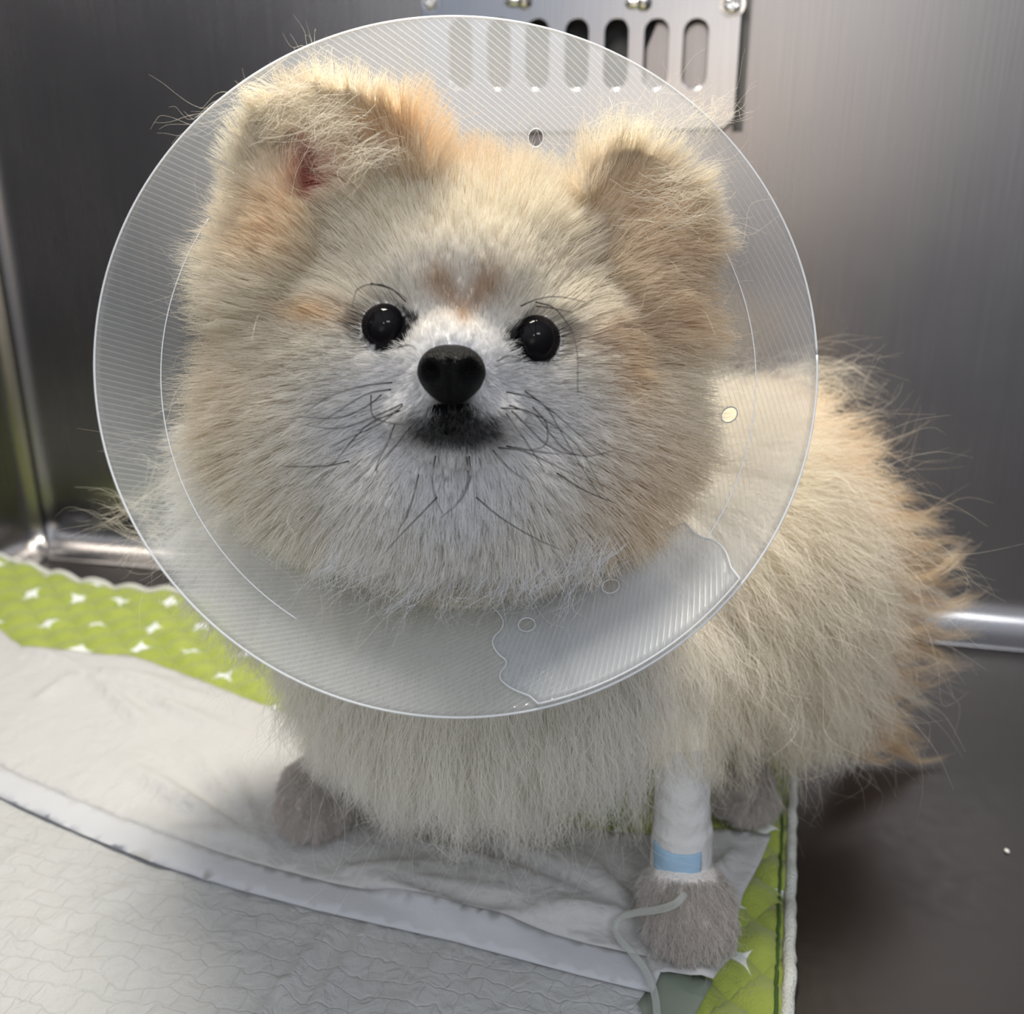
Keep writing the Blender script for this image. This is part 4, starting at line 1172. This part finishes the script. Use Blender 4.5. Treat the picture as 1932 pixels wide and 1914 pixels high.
# ------------------------------------------------------------------ clear cone collar
def cone_material(name, haze, line, edge=False):
    m, nt, nn, ll = mat(name)
    o = N(nt, 'ShaderNodeOutputMaterial')
    t = N(nt, 'ShaderNodeBsdfTransparent'); t.inputs[0].default_value = (0.97, 0.975, 0.98, 1)
    d = N(nt, 'ShaderNodeBsdfDiffuse'); d.inputs[0].default_value = (0.80, 0.82, 0.86, 1)
    tl = N(nt, 'ShaderNodeBsdfTranslucent'); tl.inputs[0].default_value = (0.84, 0.86, 0.90, 1)
    md = N(nt, 'ShaderNodeMixShader'); md.inputs[0].default_value = .5; ll.new(d.outputs[0], md.inputs[1]); ll.new(tl.outputs[0], md.inputs[2])
    at = N(nt, 'ShaderNodeAttribute', attribute_name='sheet')
    sp = N(nt, 'ShaderNodeSeparateXYZ'); ll.new(at.outputs['Vector'], sp.inputs[0])
    u = math_node(nt, 'MULTIPLY', sp.outputs[1], 1 / 0.00185)
    fr = math_node(nt, 'ABSOLUTE', math_node(nt, 'SUBTRACT', math_node(nt, 'FRACT', u), 0.5))
    st = math_node(nt, 'MULTIPLY', math_node(nt, 'SUBTRACT', 0.13, fr), 1 / 0.10, clamp=True)
    fac = math_node(nt, 'MULTIPLY_ADD', st, line, haze, clamp=True)
    mx = N(nt, 'ShaderNodeMixShader'); ll.new(fac, mx.inputs[0]); ll.new(t.outputs[0], mx.inputs[1]); ll.new(md.outputs[0], mx.inputs[2])
    g = N(nt, 'ShaderNodeBsdfGlossy'); g.inputs['Roughness'].default_value = 0.12
    bp = N(nt, 'ShaderNodeBump', inp={'Strength': 0.25, 'Distance': 0.0003}); ll.new(st, bp.inputs['Height']); ll.new(bp.outputs[0], g.inputs['Normal'])
    fz = N(nt, 'ShaderNodeFresnel', inp={'IOR': 1.3})
    f2 = math_node(nt, 'MULTIPLY', fz.outputs[0], 0.25)
    m2 = N(nt, 'ShaderNodeMixShader'); ll.new(f2, m2.inputs[0]); ll.new(mx.outputs[0], m2.inputs[1]); ll.new(g.outputs[0], m2.inputs[2])
    ll.new(m2.outputs[0], o.inputs[0])
    return m
M['cone'] = cone_material('clear_ribbed_plastic', 0.20, 0.15)
M['cone_edge'] = principled('cut_plastic_edge', (0.85, 0.87, 0.90), 0.25, spec=.6)
SH = math.sin(HALF)
def rim_mat():
    m, nt, nn, ll = mat('cut_rim_plastic')
    o = N(nt, 'ShaderNodeOutputMaterial'); b = N(nt, 'ShaderNodeBsdfPrincipled', inp={'Roughness': 0.3}); b.inputs['Base Color'].default_value = (.9, .92, .95, 1)
    t = N(nt, 'ShaderNodeBsdfTranslucent'); t.inputs[0].default_value = (.95, .96, .98, 1)
    mx = N(nt, 'ShaderNodeMixShader'); mx.inputs[0].default_value = .5; ll.new(b.outputs[0], mx.inputs[1]); ll.new(t.outputs[0], mx.inputs[2]); ll.new(mx.outputs[0], o.inputs[0])
    return m
M['rim'] = rim_mat()
def sheet_obj(name, polyST, holes, off, parent, label=None):
    """poly in (phi, slant) metric coordinates: x = phi * CONE_R, y = slant"""
    V, T, loop = region_mesh(polyST, holes, 0.0032, edge_step=.0016)
    P3 = [cone_pt(y, x / CONE_R, off) for x, y in V]
    me = mesh_from(P3, T)
    a = me.attributes.new('sheet', 'FLOAT_VECTOR', 'POINT')
    rho = CONE_R / SH - V[:, 1]; th = (math.pi - V[:, 0] / CONE_R) * SH        # 0 at the left, growing over the top
    vec = np.c_[rho * np.cos(th), rho * np.sin(th), np.zeros(len(V))].astype(np.float32)
    a.data.foreach_set('vector', vec.ravel())
    o = link(name, me, [M['cone'], M['rim']], label=label)
    md = o.modifiers.new('t', 'SOLIDIFY'); md.thickness = 0.00035; md.offset = 0; md.material_offset_rim = 1
    keep(o, parent)
    return o
def ring(c, r, n=28): return [(c[0] + r * math.cos(2 * math.pi * k / n), c[1] + r * math.sin(2 * math.pi * k / n)) for k in range(n)]
def build_cone():
    root = empty('recovery_cone', tuple(CONE_C + AX * CONE_H), 'clear ribbed plastic recovery cone round the head of the dog', 'pet cone')
    SL = CONE_H / math.cos(HALF)
    wrap = lambda ph, lo: ph if ph > lo else ph + 2 * math.pi
    # sheet seam on the lower right; main sheet runs once round, from phi0 up to phi0 + 2 pi
    phi0 = -math.radians(72)
    hs = []
    for px, py in ((1011, 260), (1373, 643), (1376, 783)):
        s, ph = cone_from_px(px, py)
        hs.append(ring((wrap(ph, phi0) * CONE_R, s), 0.0033))
    outer = [(phi0 * CONE_R, 0), ((phi0 + 2 * math.pi) * CONE_R, 0), ((phi0 + 2 * math.pi) * CONE_R, SL), (phi0 * CONE_R, SL)]
    sheet_obj('cone_sheet', outer, hs, 0.0, root)
    bead = [cone_pt(0.0, a) for a in np.linspace(0, 2 * math.pi, 300)]
    keep(link('rim_edge', tube_mesh(bead, 0.00032, 8), M['rim'], label='bright cut rim edge'), root)
    # overlapping end with its wavy edge, lying on the inner side
    edge = [(945, 1000), (958, 1065), (940, 1100), (916, 1138), (948, 1168), (952, 1190), (926, 1214), (938, 1240), (962, 1256), (938, 1282), (960, 1304), (1000, 1320)]
    pts = []
    for px, py in edge:
        s, ph = cone_from_px(px, py); pts.append((ph * CONE_R, max(s, 0.0)))
    es = smooth_line(pts, 2)
    s1, p1 = cone_from_px(1386, 1090)
    top = [cone_from_px(x, y) for x, y in ((1383, 1075), (1372, 1040), (1350, 1023), (1322, 1018), (1295, 990))]
    top = [(p * CONE_R, s) for s, p in top]
    rimline = [(x, 0.0006) for x in np.linspace(es[-1][0] + .002, p1 * CONE_R, 60)]
    poly = list(map(tuple, es)) + rimline + list(map(tuple, smooth_line(top, 2)))
    keep(link('flap_edge', tube_mesh([cone_pt(max(y, .0006), x / CONE_R, -0.0014) for x, y in list(map(tuple, smooth_line(top, 2)))[::-1] + rimline[::-1] + list(map(tuple, es))[::-1]], 0.00024, 6), M['rim'], label='bright edge of the flap'), root)
    h2 = []
    for px, py in ((995, 1185), (1155, 1112)):
        s, ph = cone_from_px(px, py); h2.append(ring((ph * CONE_R, s), 0.0036))
    sheet_obj('overlap_flap', poly, h2, -0.0014, root, 'overlapping flap with a wavy edge')
    # score line pressed round the sheet
    for a0, a1 in ((150, 238), (-36, 34)):
        arc = [cone_pt(0.0225, a, -0.0004) for a in np.linspace(math.radians(a0), math.radians(a1), 90)]
        keep(link('score_line', tube_mesh(arc, 0.00017, 6), M['cone_edge'], label='thin pressed arc'), root)
    for (px, py), off, hr in (((1011, 260), 0, .0033), ((1373, 643), 0, .0033), ((1376, 783), 0, .0033), ((995, 1185), -.0014, .0036), ((1155, 1112), -.0014, .0036)):
        sl_, ph_ = cone_from_px(px, py)
        rg = [cone_pt(y, x / CONE_R, off) for x, y in ring((ph_ * CONE_R, sl_), hr, 40)]; rg.append(rg[0])
        keep(link('hole_edge', tube_mesh(rg, 0.00022, 6), M['rim'], label='bright edge of a punched hole'), root)
build_cone()

# ------------------------------------------------------------------ bandage and drip line
def build_bandage():
    M['bandage'] = principled('white_tape', lin((200, 199, 198)), 0.85, noise_scale=250, bump_str=0.6, detail=4, bdist=.0015)
    M['blue'] = principled('blue_tape', lin((150, 180, 204)), 0.7, noise_scale=300, bump_str=0.5, detail=4, bdist=.001)
    root = empty('leg_bandage', (0.0735, 0.324, 0.03), 'white wrapped bandage with a blue patch round the right-hand front leg of the dog', 'bandage')
    nz, ns = 60, 56
    V = []; 
    def rad(t, a):
        r = 0.0118 + 0.0016 * (1 - t) + 0.00012 * math.sin(t * 42 + a) + 0.0007 * noise.noise(Vector((math.cos(a) * 2, math.sin(a) * 2, t * 9)))
        if t < 0.40: r += 0.0006
        return r
    def center(t):
        z = 0.0275 + t * 0.062; y = 0.3225 + 0.012 * t ** 1.2
        return 0.0735 - 0.0010 * t, y, z
    for j in range(nz + 1):
        t = j / nz; c = center(t)
        for k in range(ns):
            a = 2 * math.pi * k / ns; r = rad(t, a)
            if j == 0 or j == nz: r -= 0.0012
            V.append((c[0] + r * math.cos(a) * .95, c[1] + r * math.sin(a), c[2] + .001 * math.sin(a + 1)))
    Fc = [(j * ns + k, j * ns + (k + 1) % ns, (j + 1) * ns + (k + 1) % ns, (j + 1) * ns + k) for j in range(nz) for k in range(ns)]
    o = keep(link('wrap', mesh_from(V, Fc), M['bandage']), root)
    md = o.modifiers.new('t', 'SOLIDIFY'); md.thickness = 0.0009; md.offset = -1
    V = []; A = 22; B = 12
    for j in range(B + 1):
        t = 0.13 + 0.185 * j / B; c = center(t)
        for k in range(A + 1):
            a = math.radians(196 + 100 * k / A); r = rad(t, a) + 0.0005
            V.append((c[0] + r * math.cos(a) * .95, c[1] + r * math.sin(a), c[2] + .001 * math.sin(a + 1)))
    Fc = [(j * (A + 1) + k, j * (A + 1) + k + 1, (j + 1) * (A + 1) + k + 1, (j + 1) * (A + 1) + k) for j in range(B) for k in range(A)]
    o = keep(link('blue_tape_patch', mesh_from(V, Fc), M['blue'], label='pale blue tape patch'), root)
    md = o.modifiers.new('t', 'SOLIDIFY'); md.thickness = 0.0004; md.offset = -1
build_bandage()
def build_line():
    m, nt, nn, ll = mat('clear_drip_tube')
    o = N(nt, 'ShaderNodeOutputMaterial'); t = N(nt, 'ShaderNodeBsdfTransparent'); t.inputs[0].default_value = (.93, .94, .92, 1)
    p = N(nt, 'ShaderNodeBsdfPrincipled', inp={'Roughness': 0.15}); p.inputs['Base Color'].default_value = (*lin((205, 208, 204)), 1)
    fr = N(nt, 'ShaderNodeLayerWeight', inp={'Blend': 0.5}); f = math_node(nt, 'MULTIPLY_ADD', fr.outputs['Facing'], .75, .15, clamp=True)
    mx = N(nt, 'ShaderNodeMixShader'); ll.new(f, mx.inputs[0]); ll.new(t.outputs[0], mx.inputs[1]); ll.new(p.outputs[0], mx.inputs[2]); ll.new(mx.outputs[0], o.inputs[0])
    pts = [(1290, 1690, .040), (1275, 1708, .041), (1240, 1718, .037), (1200, 1722, .030), (1172, 1730, .023), (1160, 1748, .0175), (1166, 1770, .0170), (1195, 1800, .0168), (1222, 1835, .0165), (1236, 1875, .0155), (1240, 1914, .0145), (1240, 1990, .0145)]
    P3 = np.array([at_z(x, y, z) for x, y, z in pts])
    P3 = smooth_line(P3, 3)
    link('drip_line', tube_mesh(P3, 0.0015, 14), m, label='clear thin drip tube looping from the bandaged leg over the pad', cat='tube')
build_line()

# ------------------------------------------------------------------ crumb on the floor
bm = bmesh.new(); bmesh.ops.create_icosphere(bm, subdivisions=3, radius=0.0011)
for v in bm.verts: v.co *= 1 + 0.35 * noise.noise(v.co * 1500)
bm.transform(Matrix.Diagonal((1.0, 1.3, 0.7, 1)))
o = link('crumb', from_bm(bm), principled('white_crumb', lin((225, 222, 215)), 0.8), label='tiny white crumb on the bare steel floor', cat='crumb')
q = at_z(1900, 1606, 0.0007); o.location = q
